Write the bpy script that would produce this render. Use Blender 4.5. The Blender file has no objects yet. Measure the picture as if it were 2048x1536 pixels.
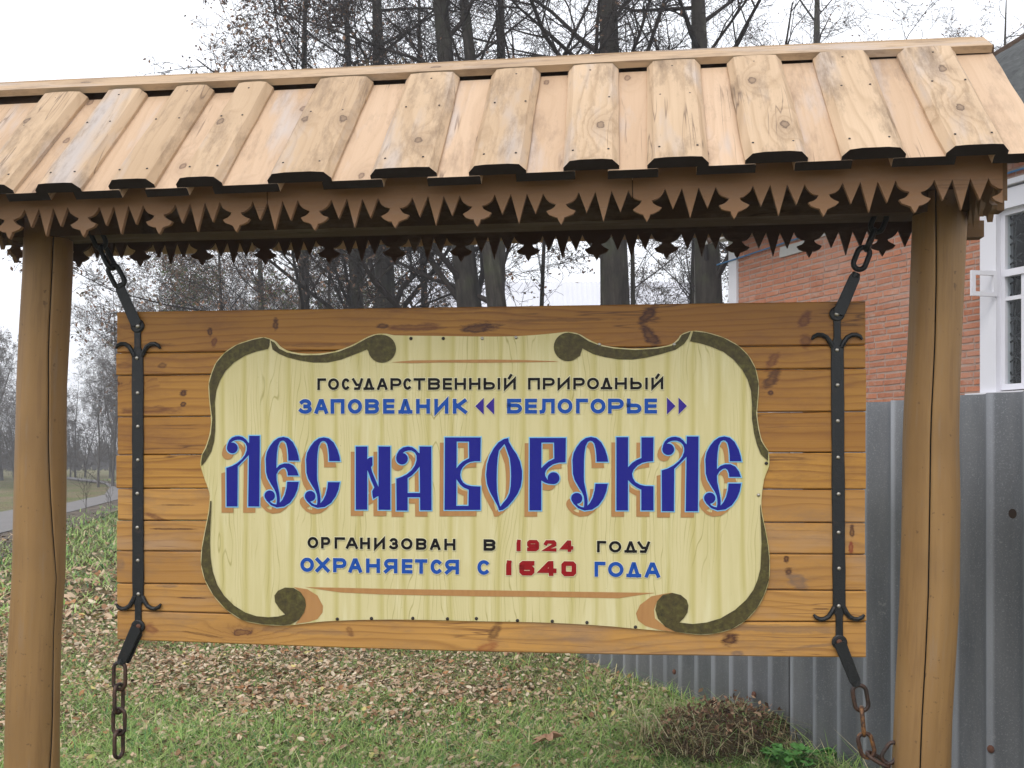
import bpy, math, random
import numpy as np
from mathutils import Vector
random.seed(7)
R = math.radians
# ------------------------------------------------------------------ camera, sky, sun, exposure
F = 2010.0; HZ = 905.0; EYE = 1.6          # focal length and horizon row of a 2048 px wide picture; eye height
scn = bpy.context.scene
cam_d = bpy.data.cameras.new('camera'); cam = bpy.data.objects.new('camera', cam_d)
scn.collection.objects.link(cam); scn.camera = cam
cam.location = (0, 0, EYE); cam.rotation_euler = (R(90), 0, 0)
cam_d.sensor_width = 36; cam_d.lens = 36*F/2048; cam_d.shift_y = (HZ-768)/2048
cam_d.clip_start = 0.05; cam_d.clip_end = 2000
w = bpy.data.worlds.new('World'); scn.world = w; w.use_nodes = True
wn = w.node_tree; wn.nodes.clear()
o_ = wn.nodes.new('ShaderNodeOutputWorld'); bg = wn.nodes.new('ShaderNodeBackground')
sky = wn.nodes.new('ShaderNodeTexSky'); sky.sky_type = 'NISHITA'; sky.sun_disc = False
sky.sun_elevation = R(50); sky.sun_rotation = R(205); sky.dust_density = 6; sky.air_density = 1.2
mx = wn.nodes.new('ShaderNodeMix'); mx.data_type = 'RGBA'; mx.inputs['Factor'].default_value = 0.88
mx.inputs['B'].default_value = (15.0, 15.3, 16.0, 1)          # overcast cloud layer
wn.links.new(sky.outputs[0], mx.inputs['A']); wn.links.new(mx.outputs['Result'], bg.inputs[0])
bg.inputs[1].default_value = 0.1; wn.links.new(bg.outputs[0], o_.inputs[0])
sl = bpy.data.lights.new('sun', 'SUN'); sl.energy = 1.1; sl.angle = R(25); sl.color = (1, .95, .87)
so = bpy.data.objects.new('sun', sl); scn.collection.objects.link(so)
el, az = R(50), R(205)   # sun high behind the camera, a little to the left
sd = Vector((math.sin(az)*math.cos(el), math.cos(az)*math.cos(el), math.sin(el)))
so.rotation_euler = sd.to_track_quat('Z', 'Y').to_euler()
scn.view_settings.view_transform = 'Standard'; scn.view_settings.look = 'None'
scn.view_settings.gamma = 1; scn.view_settings.use_curve_mapping = False
scn.view_settings.exposure = 0.06
scn.cycles.use_denoising = True; scn.cycles.max_bounces = 6; scn.cycles.transparent_max_bounces = 12
scn.cycles.volume_bounces = 0

# ------------------------------------------------------------------ helpers
COL = scn.collection
class MB:
    """collects polygons with a grain coordinate (gc) per vertex and a material slot per face"""
    def __init__(s): s.v=[]; s.f=[]; s.g=[]; s.m=[]
    def add(s, vs, fs, gs=None, m=0):
        n=len(s.v); s.v += [tuple(v) for v in vs]
        s.g += [tuple(g) for g in gs] if gs is not None else [tuple(v) for v in vs]
        s.f += [tuple(i+n for i in f) for f in fs]; s.m += [m]*len(fs)
    def loft(s, rings, grings=None, cap=True, m=0, capm=None, closed=True):
        n=len(rings[0]); vs=[p for r in rings for p in r]; gs=[p for r in grings for p in r] if grings else None
        fs=[]
        for i in range(len(rings)-1):
            for j in range(n if closed else n-1):
                k=(j+1)%n; fs.append((i*n+j,i*n+k,(i+1)*n+k,(i+1)*n+j))
        base=len(s.v); s.add(vs,fs,gs,m)
        if cap:
            s.f += [tuple(base+j for j in range(n))[::-1], tuple(base+(len(rings)-1)*n+j for j in range(n))]
            s.m += [m if capm is None else capm]*2
    def tube(s, pts, rad, sides=8, m=0, cap=True, up=None):
        pts=[Vector(p) for p in pts]; rings=[]; gr=[]; d=0
        r=rad if hasattr(rad,'__len__') else [rad]*len(pts)
        ref=None
        for i,p in enumerate(pts):
            t=(pts[min(i+1,len(pts)-1)]-pts[max(i-1,0)]).normalized()
            if ref is None: ref = t.orthogonal().normalized()
            a=(ref-t*ref.dot(t)).normalized(); ref=a; b=t.cross(a)
            if i: d+=(p-pts[i-1]).length
            rings.append([p+(a*math.cos(2*math.pi*j/sides)+b*math.sin(2*math.pi*j/sides))*r[i] for j in range(sides)])
            gr.append([(d, r[i]*math.cos(2*math.pi*j/sides), r[i]*math.sin(2*math.pi*j/sides)) for j in range(sides)])
        s.loft(rings,gr,cap,m)
    def box(s, o, X, Y, Z, m=0, g0=(0,0,0)):
        """box from corner o along vectors X, Y, Z; grain runs along X"""
        o,X,Y,Z=map(Vector,(o,X,Y,Z)); vs=[];gs=[]
        for k in (0,1):
            for j in (0,1):
                for i in (0,1):
                    vs.append(o+X*i+Y*j+Z*k); gs.append((g0[0]+X.length*i,g0[1]+Y.length*j,g0[2]+Z.length*k))
        fs=[(0,2,3,1),(4,5,7,6),(0,1,5,4),(2,6,7,3),(0,4,6,2),(1,3,7,5)]
        s.add(vs,fs,gs,m)
    def make(s, name, mats, parent=None, smooth=False, origin=None, **pr):
        me=bpy.data.meshes.new(name)
        org=Vector(parent['_o']) if parent is not None else Vector(origin if origin is not None else (0,0,0))
        va=np.array(s.v,dtype=np.float64)-np.array(org)
        me.from_pydata(va.tolist(),[],s.f)
        a=me.attributes.new('gc','FLOAT_VECTOR','POINT')
        sh=np.array(s.g,dtype=np.float32); a.data.foreach_set('vector',sh.ravel())
        if not isinstance(mats,(list,tuple)): mats=[mats]
        for x in mats: me.materials.append(x)
        if len(mats)>1: me.polygons.foreach_set('material_index',s.m)
        if smooth: me.polygons.foreach_set('use_smooth',[True]*len(me.polygons))
        me.update()
        o=bpy.data.objects.new(name,me); COL.objects.link(o)
        if parent is not None: o.parent=parent
        else: o.location=org
        o['_o']=tuple(org)
        for k,v in pr.items(): o[k]=v
        return o
def thing(name, label, cat, loc, group=None, rz=0):
    o=bpy.data.objects.new(name,None); COL.objects.link(o); o.location=loc; o['_o']=tuple(loc)
    o.empty_display_size=.2; o['label']=label; o['category']=cat
    if group: o['group']=group
    return o
def npmesh(name, V, Fq, mats, tri=False, attr=None, smooth=False, origin=(0,0,0), mi=None):
    me=bpy.data.meshes.new(name); n=len(V); k=Fq.shape[1]; m=len(Fq)
    me.vertices.add(n); me.vertices.foreach_set('co',(np.asarray(V)-np.array(origin)).astype(np.float32).ravel())
    me.loops.add(m*k); me.loops.foreach_set('vertex_index',Fq.astype(np.int32).ravel())
    me.polygons.add(m); me.polygons.foreach_set('loop_start',np.arange(0,m*k,k,dtype=np.int32))
    me.polygons.foreach_set('loop_total',np.full(m,k,dtype=np.int32))
    if attr is not None:
        a=me.attributes.new('tint','FLOAT_COLOR','POINT'); a.data.foreach_set('color',attr.astype(np.float32).ravel())
    for x in (mats if isinstance(mats,(list,tuple)) else [mats]): me.materials.append(x)
    if mi is not None: me.polygons.foreach_set('material_index',mi.astype(np.int32))
    if smooth: me.polygons.foreach_set('use_smooth',np.ones(m,dtype=bool))
    me.update(calc_edges=True); return me

# ------------------------------------------------------------------ materials
class NT:
    def __init__(s,name,rough=.7,spec=.3):
        s.m=bpy.data.materials.new(name); s.m.use_nodes=True; s.t=s.m.node_tree; s.p=s.t.nodes['Principled BSDF']
        s.p.inputs['Roughness'].default_value=rough; s.p.inputs['Specular IOR Level'].default_value=spec
    def n(s,typ,**k):
        x=s.t.nodes.new('ShaderNode'+typ)
        for a,b in k.items():
            if a.startswith('i_'):
                key=a[2:].replace('_',' ')
                if isinstance(b,bpy.types.NodeSocket): s.t.links.new(b,x.inputs[key])
                else: x.inputs[key].default_value=b
            else: setattr(x,a,b)
        return x
    def attr(s,name='gc'): return s.n('Attribute',attribute_name=name).outputs['Vector']
    def objc(s): return s.n('TexCoord').outputs['Object']
    def rnd(s): return s.n('ObjectInfo').outputs['Random']
    def math(s,op,a,b=0.0,c=None):
        x=s.t.nodes.new('ShaderNodeMath'); x.operation=op
        for i,q in enumerate((a,b,c)):
            if q is None: continue
            if isinstance(q,bpy.types.NodeSocket): s.t.links.new(q,x.inputs[i])
            else: x.inputs[i].default_value=q
        return x.outputs[0]
    def map(s,v,sc,off=(0,0,0)):
        x=s.n('Mapping'); s.t.links.new(v,x.inputs[0]); x.inputs['Scale'].default_value=sc
        if isinstance(off,bpy.types.NodeSocket): s.t.links.new(off,x.inputs['Location'])
        else: x.inputs['Location'].default_value=off
        return x.outputs[0]
    def noise(s,v,scale=1.0,detail=4,rough=.55,dist=0):
        x=s.n('TexNoise'); s.t.links.new(v,x.inputs['Vector']); x.inputs['Scale'].default_value=scale
        x.inputs['Detail'].default_value=detail; x.inputs['Roughness'].default_value=rough; x.inputs['Distortion'].default_value=dist
        return x.outputs['Fac']
    def ramp(s,f,stops,interp='LINEAR'):
        x=s.n('ValToRGB'); s.t.links.new(f,x.inputs[0]); e=x.color_ramp.elements; x.color_ramp.interpolation=interp
        while len(e)<len(stops): e.new(.5)
        for i,(p,c) in enumerate(stops):
            e[i].position=p; e[i].color=(*c,1) if hasattr(c,'__len__') else (c,c,c,1)
        return x.outputs[0]
    def mix(s,f,a,b,mode='MIX'):
        x=s.n('Mix',data_type='RGBA',blend_type=mode)
        for k,q in (('Factor',f),('A',a),('B',b)):
            if isinstance(q,bpy.types.NodeSocket): s.t.links.new(q,x.inputs[k])
            else: x.inputs[k].default_value=q if k=='Factor' else (*q,1)
        return x.outputs['Result']
    def sep(s,v): x=s.n('SeparateXYZ'); s.t.links.new(v,x.inputs[0]); return x.outputs
    def comb(s,a,b,c):
        x=s.n('CombineXYZ')
        for i,q in enumerate((a,b,c)):
            if isinstance(q,bpy.types.NodeSocket): s.t.links.new(q,x.inputs[i])
            else: x.inputs[i].default_value=q
        return x.outputs[0]
    def out(s,col,bump=None,bstr=.3,bdist=.002,rough=None):
        if isinstance(col,bpy.types.NodeSocket): s.t.links.new(col,s.p.inputs['Base Color'])
        else: s.p.inputs['Base Color'].default_value=(*col,1)
        if bump is not None:
            b=s.n('Bump'); s.t.links.new(bump,b.inputs['Height']); b.inputs['Strength'].default_value=bstr; b.inputs['Distance'].default_value=bdist
            s.t.links.new(b.outputs[0],s.p.inputs['Normal'])
        if rough is not None: s.t.links.new(rough,s.p.inputs['Roughness'])
        return s.m
def wood(name,light,dark,knotc,line=.55,knots=.5,stain=(.25,.2,.17),stain_amt=.5,rough=.6,spec=.3,lines_f=34,grey=None,kfx=3.6,kfy=8.0,spots=None):
    q=NT(name,rough,spec); g=q.attr(); r=q.rnd()
    off=q.comb(q.math('MULTIPLY',r,37.0),q.math('MULTIPLY',r,11.0),q.math('MULTIPLY',r,53.0))
    v=q.map(g,(1,1,1),off)
    # knots: stretched cells, only some of them carry a knot
    vo=q.n('TexVoronoi',feature='F1',voronoi_dimensions='2D'); vo.inputs['Scale'].default_value=1; vo.inputs['Randomness'].default_value=.9
    wob=q.noise(v,38,4,.65); 
    kv=q.map(v,(kfx,kfy,.8)); q.t.links.new(kv,vo.inputs['Vector'])
    gate=q.math('GREATER_THAN',q.sep(vo.outputs['Color'])[0],1-knots)
    d=q.math('ADD',vo.outputs['Distance'],q.math('MULTIPLY',q.math('SUBTRACT',wob,.5),.16))
    bulge=q.math('MULTIPLY',q.math('POWER',q.math('MAXIMUM',q.math('SUBTRACT',.6,d),0),2),gate)
    x,y,z=q.sep(v)
    low=q.noise(q.map(v,(.9,5,5)),1,3,.5)
    yy=q.math('ADD',q.math('ADD',q.math('MULTIPLY',y,lines_f),q.math('MULTIPLY',low,7.0)),q.math('MULTIPLY',bulge,9.0))
    fr=q.math('FRACT',yy)
    rings=q.ramp(fr,[(0,0),(.55,.15),(.85,1),(1,0)])
    fine=q.noise(q.map(v,(2.5,170,60)),1,3,.6)
    ln=q.math('MULTIPLY',rings,q.math('MULTIPLY',q.noise(q.map(v,(1.5,12,12)),1,2),line*1.7))
    c=q.mix(ln,light,dark)
    c=q.mix(q.math('MULTIPLY',q.math('SUBTRACT',fine,.35),.55),c,dark)
    tone=q.noise(q.map(v,(.7,1.2,1)),1.3,3)
    c=q.mix(q.ramp(tone,[(.35,0),(.72,.62)]),c,dark)
    c=q.mix(q.math('MULTIPLY',q.math('FRACT',q.math('MULTIPLY',r,7.3)),.52),c,dark)
    if grey is not None:
        gm=q.noise(q.map(v,(1.6,7,7)),1,4,.6)
        c=q.mix(q.ramp(gm,[(.54,0),(.72,.75)]),c,grey)
    st=q.noise(q.map(v,(2.6,9,9),(5,3,1)),1,6,.75)
    c=q.mix(q.math('MULTIPLY',q.ramp(st,[(.50,0),(.72,1)]),stain_amt),c,stain)
    kh=q.math('MULTIPLY',q.ramp(d,[(.05,1),(.12,.55),(.40,0)]),gate)
    kc=q.math('MULTIPLY',q.ramp(d,[(.0,.35),(.045,.55),(.062,1),(.085,0)]),gate)
    c=q.mix(q.math('MULTIPLY',kh,.5),c,tuple(.5*(a+b) for a,b in zip(dark,knotc))); c=q.mix(kc,c,knotc)
    cn=q.noise(q.map(v,(1.1,22,9),(9,2,4)),1,3,.5)
    ck=q.math('MULTIPLY',q.ramp(cn,[(.487,0),(.5,1),(.513,0)]),q.ramp(q.noise(q.map(v,(2.2,5,5),(1,8,2)),1,2),[(.54,0),(.6,.75)]))
    c=q.mix(ck,c,knotc)
    for (sx,sz,ra,rb,an,am,col) in (spots or []):
        P=q.sep(q.attr('bs')); wn=q.noise(q.map(q.attr('bs'),(16,60,1)),1,5,.7)
        dx=q.math('SUBTRACT',P[0],sx); dz=q.math('SUBTRACT',P[1],sz); ca,sa=math.cos(an),math.sin(an)
        u_=q.math('ADD',q.math('MULTIPLY',dx,ca/ra),q.math('MULTIPLY',dz,sa/ra)); v_=q.math('ADD',q.math('MULTIPLY',dx,-sa/rb),q.math('MULTIPLY',dz,ca/rb))
        dd=q.math('ADD',q.math('SQRT',q.math('ADD',q.math('MULTIPLY',u_,u_),q.math('MULTIPLY',v_,v_))),q.math('MULTIPLY',q.math('SUBTRACT',wn,.5),1.9))
        c=q.mix(q.math('MULTIPLY',q.ramp(dd,[(.1,.6),(.5,1),(.95,0)]),min(1,am*1.15)),c,col)
    h=q.math('ADD',q.math('MULTIPLY',rings,.5),fine)
    return q.out(c,h,.35,.0015)
def paint(name,c,rough=.5,var=.12,scale=40):
    q=NT(name,rough,.10); n=q.noise(q.attr(),scale,4)
    return q.out(q.mix(q.math('MULTIPLY',n,var*2),c,tuple(x*.55 for x in c)))
M={}
M['roof']=wood('pale_roof_wood',(.66,.49,.335),(.38,.255,.15),(.13,.085,.06),.55,.30,(.20,.135,.085),.95,.65,.25,26,(.44,.41,.41),4.2,7.0)
M['roof_low']=wood('pale_gap_wood',(.67,.49,.345),(.46,.31,.195),(.16,.10,.07),.38,.38,(.28,.19,.13),.8,.6,.25,22,(.50,.47,.47),4.4,8)
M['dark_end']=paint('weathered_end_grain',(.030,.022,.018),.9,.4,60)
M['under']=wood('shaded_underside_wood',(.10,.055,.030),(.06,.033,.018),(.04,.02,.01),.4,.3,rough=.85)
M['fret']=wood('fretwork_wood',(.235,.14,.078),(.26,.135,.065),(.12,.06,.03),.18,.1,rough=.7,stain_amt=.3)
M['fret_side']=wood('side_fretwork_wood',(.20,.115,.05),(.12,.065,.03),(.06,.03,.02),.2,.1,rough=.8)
M['fret_back']=wood('shaded_fretwork_wood',(.085,.042,.026),(.055,.028,.018),(.04,.02,.01),.3,.1,rough=.85)  # rear fretwork: shade under the roof darkened into the wood colour
DK=(.055,.016,.009); MB_=(.12,.036,.015); GRY=(.15,.105,.085)
def SP(px,py,a,b,an,am,col): 
    s_,z_=bsz(px,py); return (s_,z_,a*.0015,b*.0015,R(an),am,col)
def post_mat():
    q=NT('ochre_post_wood',.55,.35); g=q.attr()
    a=q.noise(q.map(g,(1.1,14,14)),1,5,.6); b=q.noise(q.map(g,(3,90,90)),1,3); sp=q.noise(g,55,2); big=q.noise(g,2.2,4)
    c=q.mix(q.ramp(a,[(.3,0),(.72,1)]),(.335,.20,.078),(.25,.14,.05))
    c=q.mix(q.math('MULTIPLY',b,.35),c,(.20,.10,.033))
    c=q.mix(q.ramp(big,[(.5,0),(.68,.55)]),c,(.20,.115,.045)); wv_=q.noise(q.map(g,(2.2,26,26),(3,1,2)),1,4,.7); c=q.mix(q.ramp(wv_,[(.55,0),(.68,.35)]),c,(.26,.20,.15)); c=q.mix(q.ramp(wv_,[(.34,.35),(.44,0)]),c,(.17,.09,.035))
    c=q.mix(q.ramp(sp,[(.68,0),(.74,.8)]),c,(.13,.07,.03))
    return q.out(c,q.math('ADD',b,a),.35,.003)
M['post']=post_mat()
M['crack']=NT('post_crack',.9).out((.03,.018,.012))
def iron(name,c,rust,amt):
    q=NT(name,.42,.5); v=q.objc(); n=q.noise(v,38,5,.65); f=q.noise(v,240,3)
    q.p.inputs['Metallic'].default_value=.35
    cc=q.mix(q.ramp(n,[(.62-amt*.3,0),(.74-amt*.25,1)]),c,rust); cc=q.mix(q.math('MULTIPLY',f,.5),cc,tuple(x*.5 for x in c))
    return q.out(cc,q.math('ADD',n,f),.5,.002)
M['iron']=iron('black_forged_iron',(.016,.018,.02),(.05,.035,.03),.1)
M['rusty']=iron('rusty_iron',(.04,.028,.025),(.10,.05,.032),.7)
M['rusty_chip']=iron('rusty_orange_iron',(.07,.035,.025),(.42,.2,.07),.55)
q=NT('zinc_bolt',.35,.5); q.p.inputs['Metallic'].default_value=.8; M['bolt']=q.out((.42,.40,.36))
M['rustbolt']=NT('rusted_bolt',.7).out((.12,.05,.03)); M['darkscrew']=NT('dark_screw',.6).out((.035,.03,.028))
def panel_mat():
    q=NT('painted_cream_panel',.55,.12); g=q.attr(); x,y,z=q.sep(g)
    wx=q.math('ADD',x,q.math('MULTIPLY',q.noise(q.map(g,(2,1.2,1)),1,2),.035))
    fr=q.math('FRACT',q.math('MULTIPLY',wx,13.5))
    c=q.mix(q.ramp(fr,[(0,.9),(.05,.75),(.16,.0),(.8,.05),(.97,.7),(1,.9)]),(.67,.60,.335),(.53,.465,.18))
    vv=q.map(g,(22,1.6,1)); nb=q.noise(vv,1,5,.65); c=q.mix(q.ramp(nb,[(.42,0),(.7,.6)]),c,(.55,.49,.215))
    wv=q.noise(q.map(g,(7,1.3,1)),1,3,.5); li=q.math('FRACT',q.math('ADD',q.math('MULTIPLY',x,75),q.math('MULTIPLY',wv,13)))
    vo=q.noise(q.map(g,(9,3.2,1)),1,2)
    c=q.mix(q.math('MULTIPLY',q.ramp(li,[(.0,0),(.42,0),(.5,1),(.58,0),(1,0)]),q.ramp(vo,[(.45,0),(.6,.8)])),c,(.36,.31,.10))
    hl=q.noise(q.map(g,(30,2.5,1),(3,7,0)),1,3); c=q.mix(q.ramp(hl,[(.55,0),(.75,.6)]),c,(.76,.71,.46))
    sp=q.noise(g,160,2); c=q.mix(q.ramp(sp,[(.73,0),(.77,.6)]),c,(.25,.2,.1))
    return q.out(c)
M['panel']=panel_mat()
def moss():
    q=NT('mottled_olive_paint',.55); g=q.attr(); a=q.noise(g,60,6,.7); b=q.noise(g,16,4)
    c=q.ramp(a,[(.3,(.028,.022,.010)),(.5,(.075,.062,.018)),(.62,(.11,.10,.026)),(.75,(.15,.14,.075))])
    return q.out(q.mix(q.ramp(b,[(.4,0),(.7,.6)]),c,(.06,.042,.017)))
M['moss']=moss()
def streaky(name,a,b,sc=(8,60,1)):
    q=NT(name,.45); n=q.noise(q.map(q.attr(),sc),1,4); return q.out(q.mix(n,a,b))
M['brown']=streaky('brown_shadow_paint',(.50,.27,.10),(.36,.17,.06),(60,6,1))
M['blue']=paint('navy_blue_paint',(.018,.020,.25),.4,.1,90); M['sky_line']=NT('light_blue_outline_paint',.4).out((.22,.52,.80))
M['mid_blue']=paint('mid_blue_paint',(.018,.085,.40),.4,.1,60); M['black']=paint('black_letter_paint',(.012,.011,.012),.35,.1)
M['red']=paint('red_letter_paint',(.30,.012,.016),.4,.1); M['halo']=NT('pale_letter_edge_paint',.45).out((.72,.68,.45))
M['violet']=paint('violet_blue_paint',(.05,.03,.28),.4,.1)
def slate(name='grey_corrugated_slate'):
    q=NT(name,.8,.3); v=q.objc(); g=q.attr()
    a=q.noise(q.map(v,(5,5,.8)),1,5,.6); b=q.noise(v,170,3,.7); c3=q.noise(v,1.6,4)
    c=q.ramp(a,[(.3,(.10,.107,.118)),(.55,(.148,.155,.167)),(.75,(.205,.213,.225))])
    c=q.mix(q.ramp(b,[(.55,0),(.68,.6)]),c,(.27,.29,.31)); c=q.mix(q.ramp(q.noise(q.map(v,(9,9,1.1)),1,5,.7),[(.52,0),(.7,.5)]),c,(.075,.085,.10)); c=q.mix(q.ramp(q.noise(v,7,5,.8),[(.64,0),(.7,.5)]),c,(.30,.31,.31)); c=q.mix(q.ramp(c3,[(.5,0),(.75,.35)]),c,(.10,.11,.105))
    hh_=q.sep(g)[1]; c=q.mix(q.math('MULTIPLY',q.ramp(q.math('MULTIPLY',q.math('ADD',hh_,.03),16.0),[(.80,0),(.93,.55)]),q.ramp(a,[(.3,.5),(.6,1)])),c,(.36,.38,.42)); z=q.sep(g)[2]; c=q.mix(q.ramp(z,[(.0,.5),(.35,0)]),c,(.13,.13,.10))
    return q.out(c,b,.25,.002)
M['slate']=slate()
def roofslate():
    q=NT('weathered_roof_slate',.9,.2); v=q.objc(); a=q.noise(v,5,6,.7); b=q.noise(v,22,4,.7)
    c=q.ramp(a,[(.3,(.045,.048,.05)),(.6,(.095,.10,.10)),(.8,(.16,.16,.15))]); c=q.mix(q.ramp(b,[(.6,0),(.7,.8)]),c,(.035,.04,.03))
    return q.out(c,b,.5,.01)
M['roofslate']=roofslate()
def brickm():
    q=NT('red_brick',.9,.15); v=q.objc(); r=q.rnd(); g=q.attr()
    n=q.noise(g,14,5,.7); f=q.noise(g,75,3); big=q.noise(g,1.3,4)
    rr=q.sep(g)
    cell=q.n('TexWhiteNoise'); q.t.links.new(q.map(q.attr('bid'),(1,1,1)),cell.inputs['Vector'])
    c=q.mix(cell.outputs['Value'],(.50,.20,.11),(.38,.145,.08)); c=q.mix(q.ramp(n,[(.45,0),(.7,.6)]),c,(.52,.27,.19))
    sm=q.noise(q.map(g,(1,1,1),(4,2,9)),5,5,.75); c=q.mix(q.ramp(f,[(.5,0),(.75,.5)]),c,(.24,.085,.055)); c=q.mix(q.ramp(sm,[(.56,0),(.68,.7)]),c,(.46,.34,.28)); c=q.mix(q.ramp(big,[(.5,0),(.68,.4)]),c,(.52,.34,.28))
    return q.out(c,n,.6,.004)
M['brick']=brickm()
q=NT('grey_mortar',.95,.1); g=q.objc(); n=q.noise(g,6,6,.7); M['mortar']=q.out(q.mix(q.ramp(n,[(.4,0),(.7,1)]),(.42,.31,.26),(.31,.215,.175)),q.noise(g,60,3),.5,.004)
M['white']=paint('white_window_paint',(.74,.74,.80),.5,.06,5); M['pale']=paint('pale_plaster',(.50,.50,.49),.8,.2,5)
M['cable']=NT('blue_cable_sheath',.5).out((.06,.20,.42)); M['dark_in']=NT('room_shade',.9).out((.03,.033,.035))
q=NT('window_glass',.05); t=q.t; gl=q.n('BsdfGlossy'); gl.inputs['Roughness'].default_value=.03; tr=q.n('BsdfTransparent'); tr.inputs[0].default_value=(.75,.8,.8,1)
mxs=q.n('MixShader'); mxs.inputs[0].default_value=.03; t.links.new(tr.outputs[0],mxs.inputs[1]); t.links.new(gl.outputs[0],mxs.inputs[2]); t.links.new(mxs.outputs[0],t.nodes['Material Output'].inputs[0]); M['glass']=q.m
def bark(name,a,b,c3,gs=.4):
    q=NT(name,.95,.1); v=q.objc(); n=q.noise(q.map(v,(14,14,2.2)),1,5,.7); m=q.noise(v,3,4)
    z=q.sep(v)[2]
    c=q.ramp(n,[(.3,a),(.6,b),(.8,c3)]); c=q.mix(q.ramp(m,[(.5,0),(.7,gs)]),c,(.075,.09,.045))
    return q.out(c,n,.7,.02)
M['bark']=bark('grey_brown_bark',(.024,.020,.017),(.06,.052,.044),(.15,.138,.12))
M['bark_twig']=bark('dark_twig_bark',(.024,.018,.016),(.042,.033,.029),(.07,.06,.053),.1)
M['birch']=bark('birch_bark',(.05,.045,.04),(.42,.40,.37),(.55,.53,.50),.2)
M['bark_far']=bark('hazed_far_bark',(.085,.075,.07),(.13,.12,.112),(.19,.18,.17),.2)  # paled towards grey: distance mist mixed into the bark colour
def tinted(name,rough=.85,trans=0.0):
    q=NT(name,rough,.15); a=q.n('Attribute',attribute_name='tint'); return q.out(a.outputs['Color'])
M['tint']=tinted('ground_litter_leaf'); M['grass']=tinted('grass_blade',.6); M['foliage']=tinted('dry_tree_leaf',.8)
def groundm():
    q=NT('leafy_turf_soil',.95,.1); v=q.objc(); a=q.noise(v,.5,5,.6); b=q.noise(v,18,5,.75); c3=q.noise(v,70,3,.7)
    c=q.mix(q.ramp(a,[(.4,0),(.62,1)]),(.15,.19,.06),(.24,.19,.115))
    c=q.mix(q.ramp(b,[(.45,0),(.6,1)]),c,(.07,.05,.03)); c=q.mix(q.ramp(c3,[(.55,0),(.7,.7)]),c,(.38,.29,.2))
    return q.out(c,b,.8,.03)
M['ground']=groundm()
q=NT('worn_asphalt',.9,.2); v=q.objc(); n=q.noise(v,1.2,5); f=q.noise(v,60,3); M['road']=q.out(q.mix(f,q.mix(n,(.21,.20,.20),(.30,.29,.29)),(.16,.15,.145)))
q=NT('dirt_verge',.95,.1); v=q.objc(); n=q.noise(v,3,6,.7); M['dirt']=q.out(q.mix(q.ramp(n,[(.4,0),(.65,1)]),(.085,.07,.055),(.19,.155,.125)),n,.8,.03)
q=NT('pale_metal_roof',.6); v=q.objc(); n=q.noise(v,.6,3); M['far_roof']=q.out(q.mix(n,(.60,.61,.68),(.72,.73,.79)))
q=NT('far_wall',.8); M['far_wall']=q.out((.45,.43,.42))

def button(P,r,h,ax,mat,parent,name):
    mb=MB(); ax=Vector(ax); t=ax.orthogonal().normalized(); b=ax.cross(t); n=12; rings=[]
    for rr,hh in ((r,0),(r,h*.45),(r*.75,h*.85),(r*.3,h)): rings.append([P+ax*hh+(t*math.cos(2*math.pi*i/n)+b*math.sin(2*math.pi*i/n))*rr for i in range(n)])
    mb.loft(rings); return mb.make(name,mat,parent,smooth=True)
# ------------------------------------------------------------------ frames
Z3=Vector((0,0,1))
# sign board plane
PA=Vector((-1.2746,3.247)); PB=Vector((1.0537,3.0)); BU2=(PB-PA).normalized(); BN2=Vector((BU2.y,-BU2.x))
BU=Vector((BU2.x,BU2.y,0)); BN=Vector((BN2.x,BN2.y,0))
def bsz(px,py,off=0.0):
    """picture point -> (distance along the board, height) on the board plane"""
    a=PA+BN2*off; u=(px-1024)/F
    s=(a.x-u*a.y)/(u*BU2.y-BU2.x); t=a.y+s*BU2.y
    return s, EYE+(HZ-py)/F*t
def bpt(s,z,off=0.0): p=PA+BU2*s+BN2*off; return Vector((p.x,p.y,z))
def bp(px,py,off=0.0): s,z=bsz(px,py,off); return bpt(s,z,off)
# shelter frame
TH=R(7); RU=Vector((math.cos(TH),-math.sin(TH),0)); RN=Vector((math.sin(TH),math.cos(TH),0)); RO=Vector((0,3.13,0))
def rp(s,d,z): return RO+RU*s+RN*d+Z3*z
def rs(px,d):
    u=(px-1024)/F; c,sn=math.cos(TH),math.sin(TH); return (u*(3.13+d*c)-d*sn)/(c+u*sn)
# house facade frame: fa = along the wall from its far corner, fo = out of the wall
FC=Vector((3.25,14.4,0)); FD=Vector((.399,-.917,0)); FN=Vector((-.917,-.399,0))
def fp(a,o,z): return FC+FD*a+FN*o+Z3*z
def fa(px): return (14.4-19112/(px-150.0))/.917
def fz(px,py): return EYE+(HZ-py)/F*19112/(px-150.0)
# fence line
GD=Vector((.413,-1.0,0)); GD.normalize(); GN=Vector((GD.y,-GD.x,0)); GO=Vector((.47-.413*1.7,7.5+1.7,0))
def hill(x,y):
    z=0.0
    dx,dy=x-GO.x,y-GO.y; dist=dx*GN.x+dy*GN.y     # metres in front of the fence
    z+=.11*math.exp(-max(dist,0)**2/.35) if dist>-3 else 0
    z+=.02*math.sin(x*1.3+y*.7)+.015*math.sin(x*3.1-y*2.3)
    return z
def hill_np(x,y):
    dist=(x-GO.x)*GN.x+(y-GO.y)*GN.y
    z=np.where(dist>-3,.11*np.exp(-np.maximum(dist,0)**2/.35),0)
    return z+.02*np.sin(x*1.3+y*.7)+.015*np.sin(x*3.1-y*2.3)

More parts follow.
